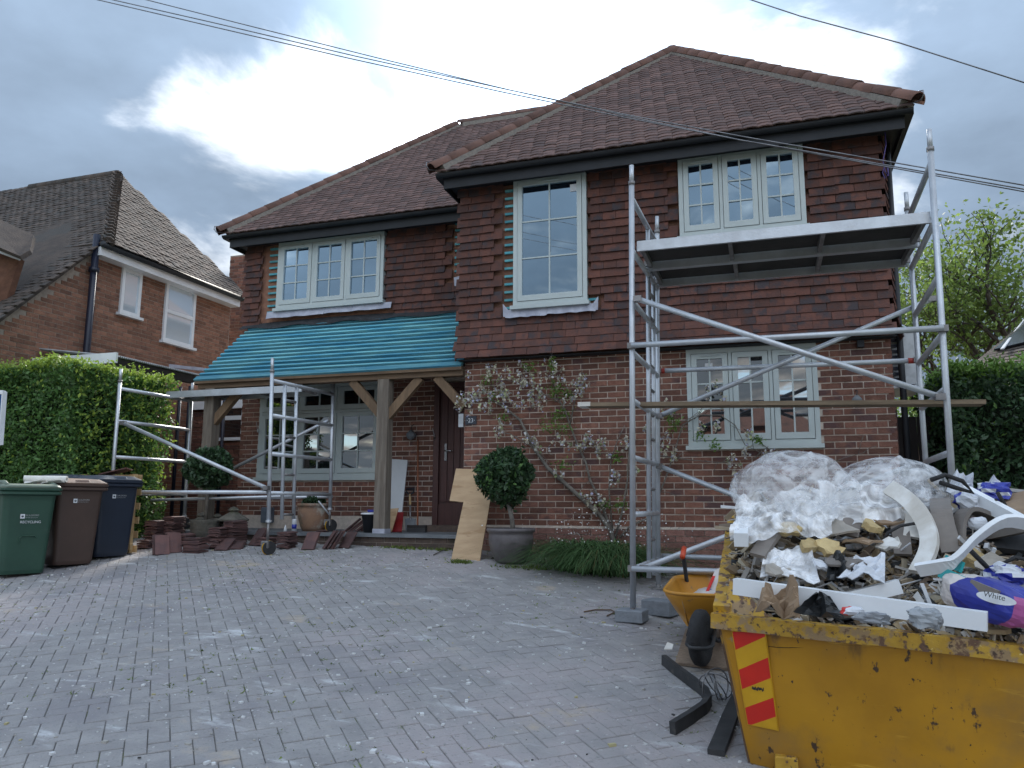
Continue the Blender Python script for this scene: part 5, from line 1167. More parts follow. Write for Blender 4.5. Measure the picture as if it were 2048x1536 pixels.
lean(470, 1100, 3, .5, 'clay tile lying spread beside the castor', .35, .05); lean(505, 1092, 3, -.3, 'clay tile leaning on the porch step left of the castor', 1.0, .03)
stack(566, 1098, 11, .15, 'reddish clay tile in the stack right of the castor', step=.019)
lean(615, 1100, 2, .1, 'dark clay tile leaning below the terracotta pot', .9, .03); stack(640, 1084, 6, .35, 'clay tile in the slanting pile on the step edge', tilt=-.25, step=.02)
lean(650, 1098, 4, -.9, 'clay tile fanned out against the porch step', 1.0, .035); lean(686, 1097, 1, -.15, 'single red clay tile propped against the porch step', .8)
lean(692, 1062, 6, -1.2, 'clay tile slumped in a row on the porch floor', .65, .045, Y=.30, zb=.178)
stack(322, 1078, 13, .5, 'clay tile in the pile behind the pair of leaning tiles'); stack(362, 1092, 9, .2, 'clay tile in the stack half hidden by the front stack'); stack(524, 1092, 6, .1, 'clay tile in the low stack beside the castor leg'); lean(440, 1102, 3, .2, 'clay tile lying tilted in front of the lantern stacks', .5, .04)
stack(285, 1098, 6, .3, 'clay tile in the small pile behind the pallet'); stack(405, 1085, 9, .4, 'clay tile in the stack between the lanterns and the bay ball')

# stone lanterns
def lantern(px, py, Y, s, label):
    b = pt(px, py, Y); b.z = .0; t = thing('stone_lantern', label, 'lantern', b, 'stone garden lanterns'); q = math.pi/4; R4 = Matrix.Rotation(q, 3, 'Z')
    def P(mb, n, m='stone'): return build(mb, n, m, t)
    P(MB().lathe(b, [(0, 0), (.20*s, 0), (.21*s, .05*s), (.15*s, .10*s), (.12*s, .22*s), (.19*s, .27*s), (.20*s, .30*s), (0, .30*s)], 8, R4), 'base')
    for sx, sy in ((1, 1), (1, -1), (-1, 1), (-1, -1)): P(MB().box(b+Vector((sx*.11*s, sy*.11*s, .37*s)), (.035*s, .035*s, .15*s)), 'pillar')
    P(MB().box(b+Vector((0, 0, .37*s)), (.14*s, .14*s, .14*s)), 'core', 'black_plastic')
    P(MB().lathe(b, [(.0, .44*s), (.28*s, .43*s), (.29*s, .46*s), (.18*s, .53*s), (.09*s, .585*s), (.075*s, .60*s), (.11*s, .63*s), (.06*s, .68*s), (0, .70*s)], 8, R4), 'roof')
lantern(402, 1052, -.30, .62, 'leftmost stone lantern with flat roof behind the tile stacks'); lantern(434, 1050, -.25, .60, 'middle stone lantern behind the tile stacks'); lantern(466, 1048, -.30, .74, 'tallest stone lantern with tilted cap nearest the brick wall')

# ------------------------------------------------------------------ things on the porch and by the wall
c = pt(588, 1061, -.06); c.z = .177
sp_ = thing('spray_can', 'white and blue spray can standing on the porch step', 'can', c); build(MB().lathe(c, [(0, 0), (.033, 0), (.033, .16), (.026, .175), (0, .175)], 16), 'body', 'white_film', sp_, True); build(MB().lathe(c+Vector((0, 0, .04)), [(.0335, 0), (.0335, .06)], 16), 'label_band', 'bag_blue', sp_, True); build(MB().lathe(c+Vector((0, 0, .175)), [(.024, 0), (.024, .04), (0, .042)], 16), 'cap', 'white_print', sp_, True)
c = pt(571, 1052, -.02); c.z = .177; one('nozzle', 'small white cone nozzle beside the spray can', 'nozzle', MB().lathe(c, [(0, 0), (.025, 0), (.02, .03), (.006, .09), (0, .09)], 12), 'white_print', smooth=True)
c = pt(742, 1060, .18); c.z = .177
bk = thing('bucket', 'black bucket with white lid behind the oak post', 'bucket', c); build(MB().lathe(c, [(0, 0), (.10, 0), (.135, .24), (.145, .245), (.145, .26), (.13, .26), (.12, .24), (0, .23)], 20), 'body', 'black_plastic', bk, True); build(MB().lathe(c+Vector((0, 0, .24)), [(0, .03), (.13, .025), (.147, .02), (.147, .0)], 20), 'lid', 'white_upvc', bk, True); build(MB().box(c+Vector((.02, -.02, .29)), (.10, .08, .03)), 'sponge', 'bag_blue', bk)
def leanboard(name, label, cat, pix, Yb, Yt, mat, th=.018):
    k = len(pix); zs = [p[1] for p in pix]; lo_, hi_ = max(zs), min(zs)
    P = [pt(x, y, Yb+(Yt-Yb)*(lo_-y)/(lo_-hi_)) for x, y in pix]
    n_ = (P[1]-P[0]).cross(P[-1]-P[0]).normalized()
    if n_.y < 0: n_ = -n_
    return one(name, label, cat, MB().prism(P, n_*th), mat)
leanboard('grey_shelf_board', 'tall pale grey board leaning on the wall beside the oak post', 'board', [(768, 1058), (800, 1060), (815, 920), (783, 918)], .62, 1.02, 'panel_grey', .02)
leanboard('red_shelf_board', 'dark red board leaning at the foot of the pale grey board', 'board', [(780, 1063), (803, 1063), (807, 1024), (790, 1024)], .30, .55, 'panel_red')
leanboard('offcut_board', 'stained plywood offcut leaning beside the oak post', 'board', [(770, 1063), (783, 1063), (797, 1016), (772, 1018)], .24, .40, 'ply', .012)
leanboard('plywood_board', 'stepped pale plywood board leaning on the corner of the brick wall', 'board', [(902, 1121), (959, 1124), (986, 968), (998, 940), (912, 937), (899, 1001), (927, 1004)], -.80, -.10, 'ply', .018)
# spade
b = pt(821, 1062, .55); b.z = .178; tp_ = pt(820, 978, .95)
sd = thing('spade', 'garden spade with black handle leaning on the porch wall', 'spade', b); d = (tp_-b).normalized()
bl = MB(); sx = Vector((1, 0, 0)); nn_ = d.cross(sx)
bl.prism([b-sx*.075, b+sx*.08, b+sx*.085+d*.22, b+sx*.03+d*.24, b-sx*.03+d*.24, b-sx*.085+d*.22], nn_*.006); build(bl, 'blade', 'slate', sd)
build(MB().tube(b+d*.2, b+d*.46, .014, n=8), 'shaft', 'alu_dark', sd, True); build(MB().tube(b+d*.46, tp_-d*.10, .017, n=8), 'wood_shaft', 'pine', sd, True)
g_ = MB(); g_.path([tp_-d*.11, tp_-d*.06-sx*.055, tp_-sx*.06, tp_+sx*.06, tp_-d*.06+sx*.055, tp_-d*.11], .013, 8); build(g_, 'handle', 'black_plastic', sd, True)
# broom
b = pt(835, 1062, .50); b.z = .178; tp_ = pt(836, 880, 1.08)
br = thing('broom', 'broom with orange-brown handle leaning on the porch wall', 'broom', b); build(MB().tube(b+Vector((0, 0, .09)), tp_, .012, n=8), 'handle', M('broom_wood', (.30, .105, .05), (.24, .08, .04), s=5, rough=.5), br, True)
build(MB().bx(b.x-.15, b.x+.13, b.y-.03, b.y+.03, b.z+.055, b.z+.095), 'head', 'fence_dark', br); build(MB().bx(b.x-.15, b.x+.13, b.y-.035, b.y+.035, b.z, b.z+.054), 'bristles', 'black_strip', br)
# estate sign at the left edge
s0 = at(-90, 785, 6.2); sg_ = thing('sign_board', 'blue sign board with white edge cut by the left side of the picture', 'sign', at(-60, 1150, 6.2))
build(MB().prism([at(-110, 892, 6.2), at(0, 872, 6.2), at(7, 790, 6.2), at(-110, 780, 6.2)], (0, .02, 0)), 'panel', 'sign_blue', sg_)
build(MB().strap([at(1, 890, 6.17), at(9, 784, 6.17)], .010, .04, (1, 0, 0)), 'edge', 'white_upvc', sg_); build(MB().strap([at(-110, 778, 6.17), at(9, 785, 6.17)], .03, .04, (0, 0, 1)), 'edge', 'white_upvc', sg_)
p = at(-70, 900, 6.25); build(MB().bx(p.x-.025, p.x+.025, p.y-.02, p.y+.02, G(p.x, p.y)-.1, p.z+.3), 'post', 'pine', sg_)
# overhead cables
def cable(pix, d0, d1, label, r=.0055):
    k = len(pix); one('overhead_cable', label, 'cable', MB().path([at(x, y, d0+(d1-d0)*i/(k-1)) for i, (x, y) in enumerate(pix)], r, 6), 'wire_grey', 'overhead cables', True)
cable([(120, -18), (420, 52), (700, 117), (1000, 183), (1250, 235), (1480, 280), (1760, 328), (2080, 384)], 8.6, 6.2, 'lowest of the three overhead cables crossing the roof')
cable([(130, -22), (430, 46), (710, 112), (1010, 178), (1260, 231), (1490, 274), (1770, 322), (2080, 376)], 8.7, 6.3, 'middle of the three overhead cables crossing the roof')
cable([(215, -20), (500, 52), (760, 117), (1020, 180), (1280, 238), (1500, 284), (1770, 333), (2080, 389)], 9.2, 6.6, 'overhead cable that starts above the other two at the top left')
cable([(1400, -34), (1600, 32), (1800, 86), (2120, 188)], 7.5, 6.2, 'single overhead cable at the top right of the sky')
# twig and rusty rod on the paving
one('twig', 'dark broken twig lying beside the plywood board', 'twig', MB().path([gp(867, 1112)+Vector((0, 0, .012)), gp(885, 1104)+Vector((0, 0, .02)), gp(905, 1098)+Vector((0, 0, .014))], [.007, .006, .003], 6), 'bark', smooth=True)
one('rusty_bar', 'bent rusty bar lying left of the concrete block', 'bar', MB().path([gp(1168, 1226)+Vector((0, 0, .01)), gp(1190, 1222)+Vector((0, 0, .01)), gp(1222, 1222)+Vector((0, 0, .01)), gp(1230, 1227)+Vector((0, 0, .012)), gp(1214, 1234)+Vector((0, 0, .01))], .006, 6), 'skip_rust', smooth=True)
# ------------------------------------------------------------------ wheelbarrow on its board
wb0 = gp(1404, 1340); wz = G(wb0.x, wb0.y)
one('ground_board', 'sheet of brown board lying under the wheelbarrow', 'board', MB().hexa([gp(1350, 1331)+Vector((0, 0, .004)), gp(1500, 1348)+Vector((0, 0, .004)), gp(1500, 1255)+Vector((0, 0, .004)), gp(1372, 1262)+Vector((0, 0, .004)), gp(1350, 1331)+Vector((0, 0, .022)), gp(1500, 1348)+Vector((0, 0, .022)), gp(1500, 1255)+Vector((0, 0, .022)), gp(1372, 1262)+Vector((0, 0, .022))]), 'chipboard')
wr = .19; wc0 = Vector((wb0.x, wb0.y, wz+.022+wr))
bw = thing('wheelbarrow', 'yellow wheelbarrow with black tyre parked behind the skip corner', 'wheelbarrow', (wc0.x, wc0.y+.5, wz))
axm = Matrix.Rotation(R(-12), 3, 'Z') @ Matrix.Rotation(math.pi/2, 3, 'Y')
wl = build(MB().lathe(wc0, [(.095, -.035), (.12, -.045), (.165, -.043), (.185, -.028), (.19, 0), (.185, .028), (.165, .043), (.12, .045), (.095, .035)], 30, axm), 'wheel', 'rubber', bw, True)
build(MB().lathe(wc0, [(.0, -.03), (.10, -.025), (.10, .025), (0, .03)], 20, axm), 'rim', 'bin_blue_lid', wl, True)
lp = at(1326, 1184, 5.6); rimz = lp.z
def traysec(k, z):   # k 1 = rim, 0 = floor
    L, R_ = lp.x+(1-k)*.14, lp.x+.66-(1-k)*.14; F_, B_ = lp.y-.10+(1-k)*.26, lp.y+.86-(1-k)*.10
    cx, cy = (L+R_)/2, (F_+B_)/2; return [(cx+x, cy+y, z+(.05*((y+.5)) if k > .9 else 0)) for x, y in rrect((R_-L)/2, (B_-F_)/2, .13*k+.06, 6)]
tr = MB(); secs = [traysec(1, rimz), traysec(.97, rimz-.03), traysec(.5, rimz-.14), traysec(0, rimz-.26)]; k = len(secs[0])
ins = [[(x+(cx_-x)*.035, y+(cy_-y)*.035, z+.008) for x, y, z in s] for s in secs for cx_, cy_ in ((sum(p[0] for p in s)/k, sum(p[1] for p in s)/k),)]
vs = [p for s in secs for p in s]+[p for s in ins for p in s]; o = 4*k
fs = [(i*k+j, (i+1)*k+j, (i+1)*k+(j+1) % k, i*k+(j+1) % k) for i in range(3) for j in range(k)]+[(o+i*k+j, o+i*k+(j+1) % k, o+(i+1)*k+(j+1) % k, o+(i+1)*k+j) for i in range(3) for j in range(k)]
fs += [(j, (j+1) % k, o+(j+1) % k, o+j) for j in range(k)]+[tuple(3*k+j for j in range(k)), tuple(o+3*k+j for j in range(k-1, -1, -1))]
tr.add(vs, fs); tray = build(tr, 'tray', 'barrow_yellow', bw, True)
build(MB().path(secs[0], .013, 6, closed=True), 'rolled_edge', 'barrow_yellow', tray, True)
for i in range(6):
    x = lp.x+.16+i*.06; build(MB().tube((x, lp.y+.155, rimz-.245), (x-.02, lp.y-.075, rimz-.03), .006, n=6), 'pressed_rib', 'barrow_yellow', tray, True)
cx_ = lp.x+.33
for s in (-1, 1):
    g_ = at(1366, 1108, 6.1) if s < 0 else at(1366, 1108, 6.1)+Vector((.54, 0, 0)); build(MB().path([wc0+Vector((s*.075, .02, -.0)), wc0+Vector((s*.10, .22, -.05)), Vector((cx_+s*.17, lp.y+.35, rimz-.285)), Vector((cx_+s*.24, lp.y+.98, rimz-.14)), g_], .017, 8), 'frame_tube', 'black_plastic', bw, True)
    build(MB().tube(g_+Vector((0, -.04, -.02)), g_+Vector((0, .09, .04)), .022, n=8), 'grip', 'orange_grip', bw, True)
    build(MB().path([Vector((cx_+s*.18, lp.y+.45, rimz-.28)), Vector((cx_+s*.24, lp.y+.60, wz+.03)), Vector((cx_+s*.24, lp.y+.75, wz+.03)), Vector((cx_+s*.21, lp.y+.90, rimz-.22))], .015, 8), 'leg', 'black_plastic', bw, True)
fk = MB(); fk.path([wc0+Vector((-.085, .16, .03)), wc0+Vector((-.085, -.12, -.03)), wc0+Vector((-.05, -.215, -.035)), wc0+Vector((.05, -.215, -.035)), wc0+Vector((.085, -.12, -.03)), wc0+Vector((.085, .16, .03))], .013, 8); build(fk, 'front_hoop', 'black_strip', bw, True)
# bag in the barrow
def crumple(name, label, cat, C, sx, sy, sz, mats, seed=0, n=16, amp=.25, fr=3., rotz=0., tilt=0., grp=None, bands=None, smooth=False):
    """a crumpled closed lump of paper, film or sack"""
    random.seed(seed); K = [(Vector((random.gauss(0, 1), random.gauss(0, 1), random.gauss(0, 1))).normalized()*f_, random.uniform(0, 6), a_) for f_, a_ in ((2, .8), (3, .7), (4.5, .7), (6, .6), (8, .5), (11, .4), (15, .3))]; m = MB(); rot = Matrix.Rotation(rotz, 3, 'Z') @ Matrix.Rotation(tilt, 3, 'Y'); nu, nv = n*2, n; C = Vector(C); vs = []
    for j in range(nv+1):
        th = math.pi*j/nv
        for i in range(nu):
            a = 2*math.pi*i/nu; d = Vector((math.cos(a)*math.sin(th), math.sin(a)*math.sin(th), math.cos(th)))
            w_ = .55*sum(a_*(1-2*abs(math.sin(d.dot(kv)+p_))) for kv, p_, a_ in K)+.2
            d2 = Vector((math.copysign(abs(d.x)**.75, d.x), math.copysign(abs(d.y)**.75, d.y), math.copysign(abs(d.z)**.8, d.z)))*(1+amp*w_*.45)
            vs.append(C+rot @ Vector((d2.x*sx, d2.y*sy, d2.z*sz)))
    fs = []
    for j in range(nv):
        for i in range(nu): fs.append((j*nu+i, (j+1)*nu+i, (j+1)*nu+(i+1) % nu, j*nu+(i+1) % nu))
    b0 = len(m.v); m.add(vs, fs)
    if bands: m.mi = [bands(i/nu, j/nv) for j in range(nv) for i in range(nu)]
    return one(name, label, cat, m, mats, grp, smooth)
crumple('cement_bag', 'red and white empty bag lying in the wheelbarrow', 'bag', Vector((lp.x+.40, lp.y+.28, rimz-.07)), .22, .20, .085, ['bag_white', 'bag_red'], 3, amp=.22, bands=lambda u, v: 1 if abs((u*2) % 1-.5) < .09 else 0)
flap_ = leanboard('empty_sack', 'red edged white sack standing against the skip in the barrow', 'bag', [(1408, 1197), (1432, 1197), (1440, 1135), (1430, 1140)], lp.y+.15, lp.y+.45, 'bag_white', .01)
rs_ = leanboard('red_strip', 'red strip on the sack standing in the barrow', 'strip', [(1408, 1190), (1414, 1190), (1436, 1140), (1430, 1140)], lp.y+.14, lp.y+.44, 'bag_red', .004)
rs_.parent = flap_
for k_ in ('label', 'category'): del rs_[k_]

# ------------------------------------------------------------------ lengths of old gutter on the paving
def groundpath(pix, lift): return [gp(x, y)+Vector((0, 0, lift)) for x, y in pix]
def gutter_len(name, label, pts, wid, hgt, mat, side=(0, 0, 1)):
    return one(name, label, 'gutter', MB().strap(pts, hgt, wid, side), mat, 'old gutter lengths on the paving')
gutter_len('old_gutter', 'bent black gutter length lying in a hook on the paving', groundpath([(1328, 1330), (1352, 1350), (1385, 1375), (1412, 1398), (1418, 1412), (1408, 1428), (1380, 1448), (1345, 1470)], .035), .035, .068, 'black_strip')
gutter_len('old_gutter', 'straight worn gutter length lying against the skip', groundpath([(1478, 1400), (1460, 1440), (1446, 1478), (1432, 1512)], .016), .085, .03, 'black_strip', Vector((.0, .0, 1)))
wp0 = gp(1432, 1402)
wm = MB()
for k in range(5):
    a = .5*k; ax = Vector((math.cos(a), .4*math.sin(a), .25*math.sin(a*2)+.2)).normalized(); q = ax.orthogonal().normalized(); e = ax.cross(q); r = .075+.008*k
    wm.path([wp0+Vector((.0, 0, .085))+(q*math.cos(t*math.pi/10)+e*math.sin(t*math.pi/10))*r for t in range(20)], .004, 5, closed=True)
one('wire_coil', 'small coil of wire lying beside the bent black gutter', 'wire', wm, 'wire_grey', smooth=True)
q = gp(1334, 1317); one('paper_scrap', 'crumpled white paper scrap at the end of the bent gutter', 'paper', MB().prism([q+Vector((-.02, 0, .06)), q+Vector((.04, -.01, .065)), q+Vector((.045, .03, .09)), q+Vector((.0, .05, .10))], (0, 0, .006)), 'paper')

# ------------------------------------------------------------------ the skip
a0 = gp(1501, 1528); YA = a0.y-.11
A = pt(1436, 1230, YA); B = pt(2048, 1296, YA-.17); dAB = (B-A); B = A+dAB*1.42; D = pt(1463, 1042, YA+1.18); Cc = D+Vector((1.95, -.10, -.01))
b0 = Vector((B.x-.16, B.y+.10, G(B.x, B.y)+.005)); a0.z = G(a0.x, a0.y)+.005
d0 = Vector((a0.x+.08, a0.y+.85, G(a0.x, a0.y+.85)+.005)); c0 = Vector((b0.x, b0.y+.80, G(b0.x, b0.y+.8)+.005))
skip = thing('skip', 'rusty yellow rubbish skip with red and yellow chevrons, heaped with waste', 'skip', (a0+c0)/2)
def plate(P, th, name, mat, par=skip):
    P = [Vector(p) for p in P]; n = (P[1]-P[0]).cross(P[-1]-P[0]).normalized(); return build(MB().prism(P, n*-th), name, mat, par)
fpn = build(MB(), 'front_panel', 'skip_paint', skip)
def face_pt(u, v): return (a0*(1-u)+b0*u)*(1-v)+(A*(1-u)+B*u)*v
fn_ = (b0-a0).cross(A-a0).normalized()
m = MB(); NU, NV = 46, 18
def dent(u, v):
    return .006*math.sin(u*7+1)*math.sin(v*5)+.004*math.sin(u*19+v*9)
m.grid(lambda u, v: face_pt(u, v)+fn_*dent(u, v), NU, NV)
fpn.data = m.mesh('front_panel', 'skip_paint', True)
m = MB(); m.grid(lambda u, v: face_pt(1-u, v)-fn_*.012, 8, 4); build(m, 'front_lining', 'skip_rust', skip)
plate([d0, a0, A, D], .012, 'side_panel', 'skip_paint'); plate([a0, d0, D, A], .012, 'side_lining', 'skip_rust')
plate([b0, c0, Cc, B], .012, 'side_panel', 'skip_paint'); plate([c0, d0, D, Cc], .012, 'back_panel', 'skip_rust'); plate([a0, b0, c0, d0], .01, 'floor', 'skip_rust')
upv = Vector((0, 0, 1))
def rim(P, Q, wid, hgt, name):
    P, Q = Vector(P), Vector(Q); n = 14; m = MB(); side = (Q-P).cross(upv)
    pts = [P.lerp(Q, i/n)+Vector((0, 0, -hgt/2+random.gauss(0, .0022)))+side.normalized()*random.gauss(0, .002) for i in range(n+1)]
    return build(m.strap(pts, wid, hgt, side), name, 'skip_rim', skip)
rim(A+Vector((-.03, .02, .012)), B+Vector((0, .02, .012)), .085, .072, 'front_rim')
rim(A+Vector((.02, .045, .045)), D+Vector((.02, .1, .045)), .085, .085, 'side_rim'); rim(B+Vector((0, .05, .01)), Cc, .085, .085, 'side_rim'); rim(D, Cc, .08, .08, 'back_rim')
gA = A+Vector((.055, .035, .02)); build(MB().prism([gA+Vector((-.03, .0, -.02)), gA+Vector((.19, -.025, -.018)), gA+Vector((.005, .09, .155))], (0, .012, 0)), 'gusset', 'skip_rim', skip)
lx = face_pt(.095, .0)+fn_*.02; build(MB().bbox(face_pt(.115, .035)+fn_*.025, (.105, .05, .12), .006), 'lifting_lug', 'skip_rim', skip)
build(MB().bbox(face_pt(.62, .035)+fn_*.025, (.105, .05, .12), .006), 'lifting_lug', 'skip_rim', skip)
# chevron strip
def fpix(x, y): d = Vector(ray(x, y)); o = Vector(CAM); return o+d*((a0-o).dot(fn_)/d.dot(fn_))
TL, TR, BL, BR = fpix(1466, 1262), fpix(1530, 1263), fpix(1497, 1446), fpix(1556, 1458)
def cq(u, v): return (BL*(1-u)+BR*u)*(1-v)+(TL*(1-u)+TR*u)*v
chv = build(MB().prism([cq(-.03, -.01), cq(1.03, -.01), cq(1.03, 1.01), cq(-.03, 1.01)], fn_*.0105), 'chevron_plate', 'chev_yellow', skip)
v0 = -.16
edges_ = [.985+.16, .80, .585, .39, .20, .0, -.20]
for k in range(0, 6):
    hi, lo_ = (1.35, .88, .665, .455, .255, .06)[k], (.88, .665, .455, .255, .06, -.2)[k]
    m_ = 'chev_red' if k % 2 == 0 else 'chev_yellow'; sl_v = .155
    poly = [(0, lo_-sl_v*.5), (1, lo_+sl_v*.5), (1, hi+sl_v*.5), (0, hi-sl_v*.5)]
    def clipv(P, val, keep_above):
        out = []
        for i in range(len(P)):
            p, q = P[i], P[(i+1) % len(P)]; ip = (p[1] >= val) == keep_above or p[1] == val; iq = (q[1] >= val) == keep_above or q[1] == val
            if ip: out.append(p)
            if ip != iq: t = (val-p[1])/(q[1]-p[1]); out.append((p[0]+(q[0]-p[0])*t, val))
        return out
    poly = clipv(poly, 0., True)
    if poly: poly = clipv(poly, 1., False)
    if len(poly) >= 3: build(MB().prism([cq(u, v)+fn_*(.0115+.0002*k) for u, v in poly], fn_*.0015), 'warning_stripe', m_, chv)
lt_ = MB()
for i in range(12): lt_.box(cq(.36+.032*i, .405+random.gauss(0, .006))+fn_*.0145, (.0045, .002, .010+random.random()*.006))
build(lt_, 'smudged_lettering', 'black_print', chv)

# ------------------------------------------------------------------ the waste in the skip
random.seed(5)
def inside(u, v): return (A*(1-u)+B*u)*(1-v)+(D*(1-u)+Cc*u)*v
def heap_z(u, v):
    base = A.z-.10+(D.z+.12-A.z)*min(1, v*1.15)
    hollow = -.16*math.exp(-((u-.33)/.12)**2-((v-.25)/.12)**2)
    return base+.10*math.sin(min(1, v)*math.pi*.9)+.10*max(0, u-.45)*v+hollow+.025*math.sin(u*31)*math.sin(v*17)
def hp(u, v, dz=0): p = inside(u, v); return Vector((p.x, p.y, heap_z(u, v)+dz))
core = MB(); core.grid(lambda u, v: hp(.02+.96*u, .02+.98*v, -.05), 36, 24)
stuff(build(core, 'waste_core', 'black_sheet'), 'dark mass of waste filling the skip under the rubble', 'waste')
m = MB()
for _ in range(6500):
    u, v = random.uniform(.03, .98), random.uniform(.04, .99)
    if u < .45 and v < .30 and random.random() < .55: continue
    s = random.choice((.012, .016, .02, .03, .04, .07))*random.uniform(.6, 1.2); m.cur = random.random(); asp = random.uniform(.3, 1.); th = random.uniform(.08, .35)
    ro = Matrix.Rotation(random.random()*6, 3, 'Z') @ Matrix.Rotation(random.gauss(0, .6), 3, 'X') @ Matrix.Rotation(random.gauss(0, .6), 3, 'Y'); c = hp(u, v, random.uniform(-.03, .03))
    poly = []; k = random.randint(4, 6)
    for i in range(k): a = 2*math.pi*i/k+random.gauss(0, .2); poly.append(c+ro @ Vector((math.cos(a)*s*random.uniform(.7, 1.1), math.sin(a)*s*asp*random.uniform(.7, 1.1), 0)))
    m.prism(poly, ro @ Vector((0, 0, s*th)))
stuff(build(m, 'rubble_heap', 'rubble'), 'heap of broken plaster, foam, board and splinters in the skip', 'rubble')
m = MB()
for _ in range(620):
    u, v = random.uniform(.04, .97), random.uniform(.10, .99); L = random.uniform(.06, .38); c = hp(u, v, random.uniform(-.005, .05)); d = Vector((random.gauss(0, 1), random.gauss(0, .6), random.gauss(0, .35))).normalized()
    m.cur = random.random(); w_ = random.choice((.006, .01, .018, .03)); m.strap([c-d*L/2, c+Vector((0, 0, random.gauss(0, .012))), c+d*L/2], w_, w_*random.uniform(.25, .8), (random.gauss(0, 1), random.gauss(0, 1), 1))
stuff(build(m, 'splinters', 'strips'), 'splinters, strips and broken battens strewn over the skip heap', 'splinters')
def sp3(x, y, d): return at(x, y, d)
def swept(name, label, cat, pix, wid, th, side, mat, grp=None):
    """pix: (x, y, depth) through which the length runs; smoothed"""
    P = [sp3(*q) for q in pix]
    if len(P) > 2:
        Q = []
        for i in range(len(P)-1):
            p0, p1, p2, p3 = P[max(i-1, 0)], P[i], P[i+1], P[min(i+2, len(P)-1)]
            for t in (0, .25, .5, .75): Q.append(.5*((2*p1)+(p2-p0)*t+(2*p0-5*p1+4*p2-p3)*t*t+(3*p1-p0-3*p2+p3)*t**3))
        P = Q+[P[-1]]
    return one(name, label, cat, MB().strap(P, wid, th, side), mat, grp)
gw = 'white plastic trim lengths in the skip'
swept('white_trim', 'long straight white plastic trim lying along the front of the skip', 'trim', [(1470, 1172, 3.72), (1975, 1243, 3.12)], .075, .06, (0, 0, 1), 'white_upvc', gw)
swept('white_trim', 'short white trim length lying behind the long one', 'trim', [(1640, 1212, 3.75), (1800, 1172, 3.68)], .065, .05, (0, 0, 1), 'white_upvc', gw)
swept('white_trim', 'curved white moulded trim arching down over the rubble', 'trim', [(1778, 975, 4.2), (1822, 1005, 4.05), (1852, 1050, 3.95), (1858, 1095, 3.85), (1835, 1145, 3.78)], .085, .028, (.8, -.5, .1), 'white_dirty', gw)
swept('white_trim', 'white trim sweeping in an S from the right edge down into the skip', 'trim', [(2070, 1050, 3.5), (2010, 1042, 3.5), (1955, 1075, 3.5), (1915, 1115, 3.5), (1890, 1130, 3.52), (1835, 1140, 3.6)], .065, .022, (.2, -.6, .7), 'white_upvc', gw)
swept('white_trim', 'straight white trim sloping down at the upper right of the heap', 'trim', [(1932, 985, 4.2), (2060, 1055, 3.75)], .07, .045, (0, 0, 1), 'white_upvc', gw)
swept('white_trim', 'short stained white strip hanging beside the curved trim', 'trim', [(1822, 1012, 4.15), (1826, 1035, 4.08), (1822, 1075, 4.0)], .075, .02, (1, 0, .05), 'white_dirty', gw)
swept('white_trim', 'white square end of a trim poking out at the left of the skip', 'trim', [(1482, 1080, 3.95), (1486, 1045, 4.3)], .07, .07, (1, 0, 0), 'white_upvc', gw)
swept('white_trim', 'white trim lying flat at the foot of the plastic sheet', 'trim', [(1640, 1010, 4.3), (1690, 1028, 4.2)], .06, .03, (0, 0, 1), 'white_upvc', gw)
gg_ = 'old grey gutter lengths in the skip'
swept('grey_gutter', 'grey gutter length bent over the left corner of the rubble', 'gutter', [(1578, 1045, 4.2), (1545, 1070, 4.05), (1515, 1112, 3.95)], .085, .025, (.9, 0, .2), 'gutter_old', gg_)
swept('grey_gutter', 'short grey gutter curling down in the middle of the heap', 'gutter', [(1708, 1018, 4.2), (1705, 1040, 4.1), (1698, 1072, 4.05)], .09, .022, (1, 0, 0), 'gutter_old', gg_)
swept('grey_gutter', 'wide grey gutter length folded down beside the curved white trim', 'gutter', [(1880, 1000, 4.2), (1882, 1020, 4.02), (1890, 1060, 3.93), (1905, 1105, 3.85)], .10, .022, (1, 0, .1), 'gutter_old', gg_)
swept('grey_gutter', 'grey gutter arch hooking over at the right of the folded lengths', 'gutter', [(2010, 1060, 4.0), (1970, 1030, 4.02), (1935, 1020, 4.0), (1918, 1045, 3.96), (1915, 1085, 3.9)], .085, .022, (.5, -.8, .1), 'gutter_old', gg_)
swept('grey_gutter', 'grey gutter length standing behind the stained white strip', 'gutter', [(1785, 1030, 4.15), (1800, 1060, 4.05), (1806, 1110, 3.95)], .085, .022, (1, 0, .1), 'gutter_old', gg_)
swept('grey_gutter', 'narrow grey gutter length behind the wide folded one', 'gutter', [(1862, 1005, 4.25), (1868, 1050, 4.1), (1885, 1110, 3.92)], .07, .02, (1, 0, .1), 'gutter_old', gg_)
swept('dark_board', 'dark board lying under the arched gutter at the right', 'board', [(1925, 1075, 4.05), (2060, 1090, 3.8)], .12, .035, (0, .8, .6), 'black_strip')
swept('grey_beam', 'grey squared beam resting on the dark board at the right', 'beam', [(1975, 1068, 3.95), (2060, 1050, 3.7)], .06, .05, (0, 0, 1), 'gutter_old')
swept('teal_strip', 'teal plastic edged strip sticking out of the rubble', 'strip', [(1890, 1120, 3.62), (1925, 1135, 3.5)], .05, .012, (.4, -.2, .8), 'teal_plastic', 'teal strips in the skip'); swept('teal_strip', 'lower teal plastic strip pointing at the blue bag', 'strip', [(1880, 1143, 3.55), (1945, 1172, 3.4)], .05, .012, (.4, -.2, .8), 'teal_plastic', 'teal strips in the skip')
swept('grey_channel', 'grey channel length running on from the lower teal strip', 'channel', [(1940, 1172, 3.4), (1995, 1195, 3.3)], .06, .02, (.4, -.2, .8), 'gutter_old')
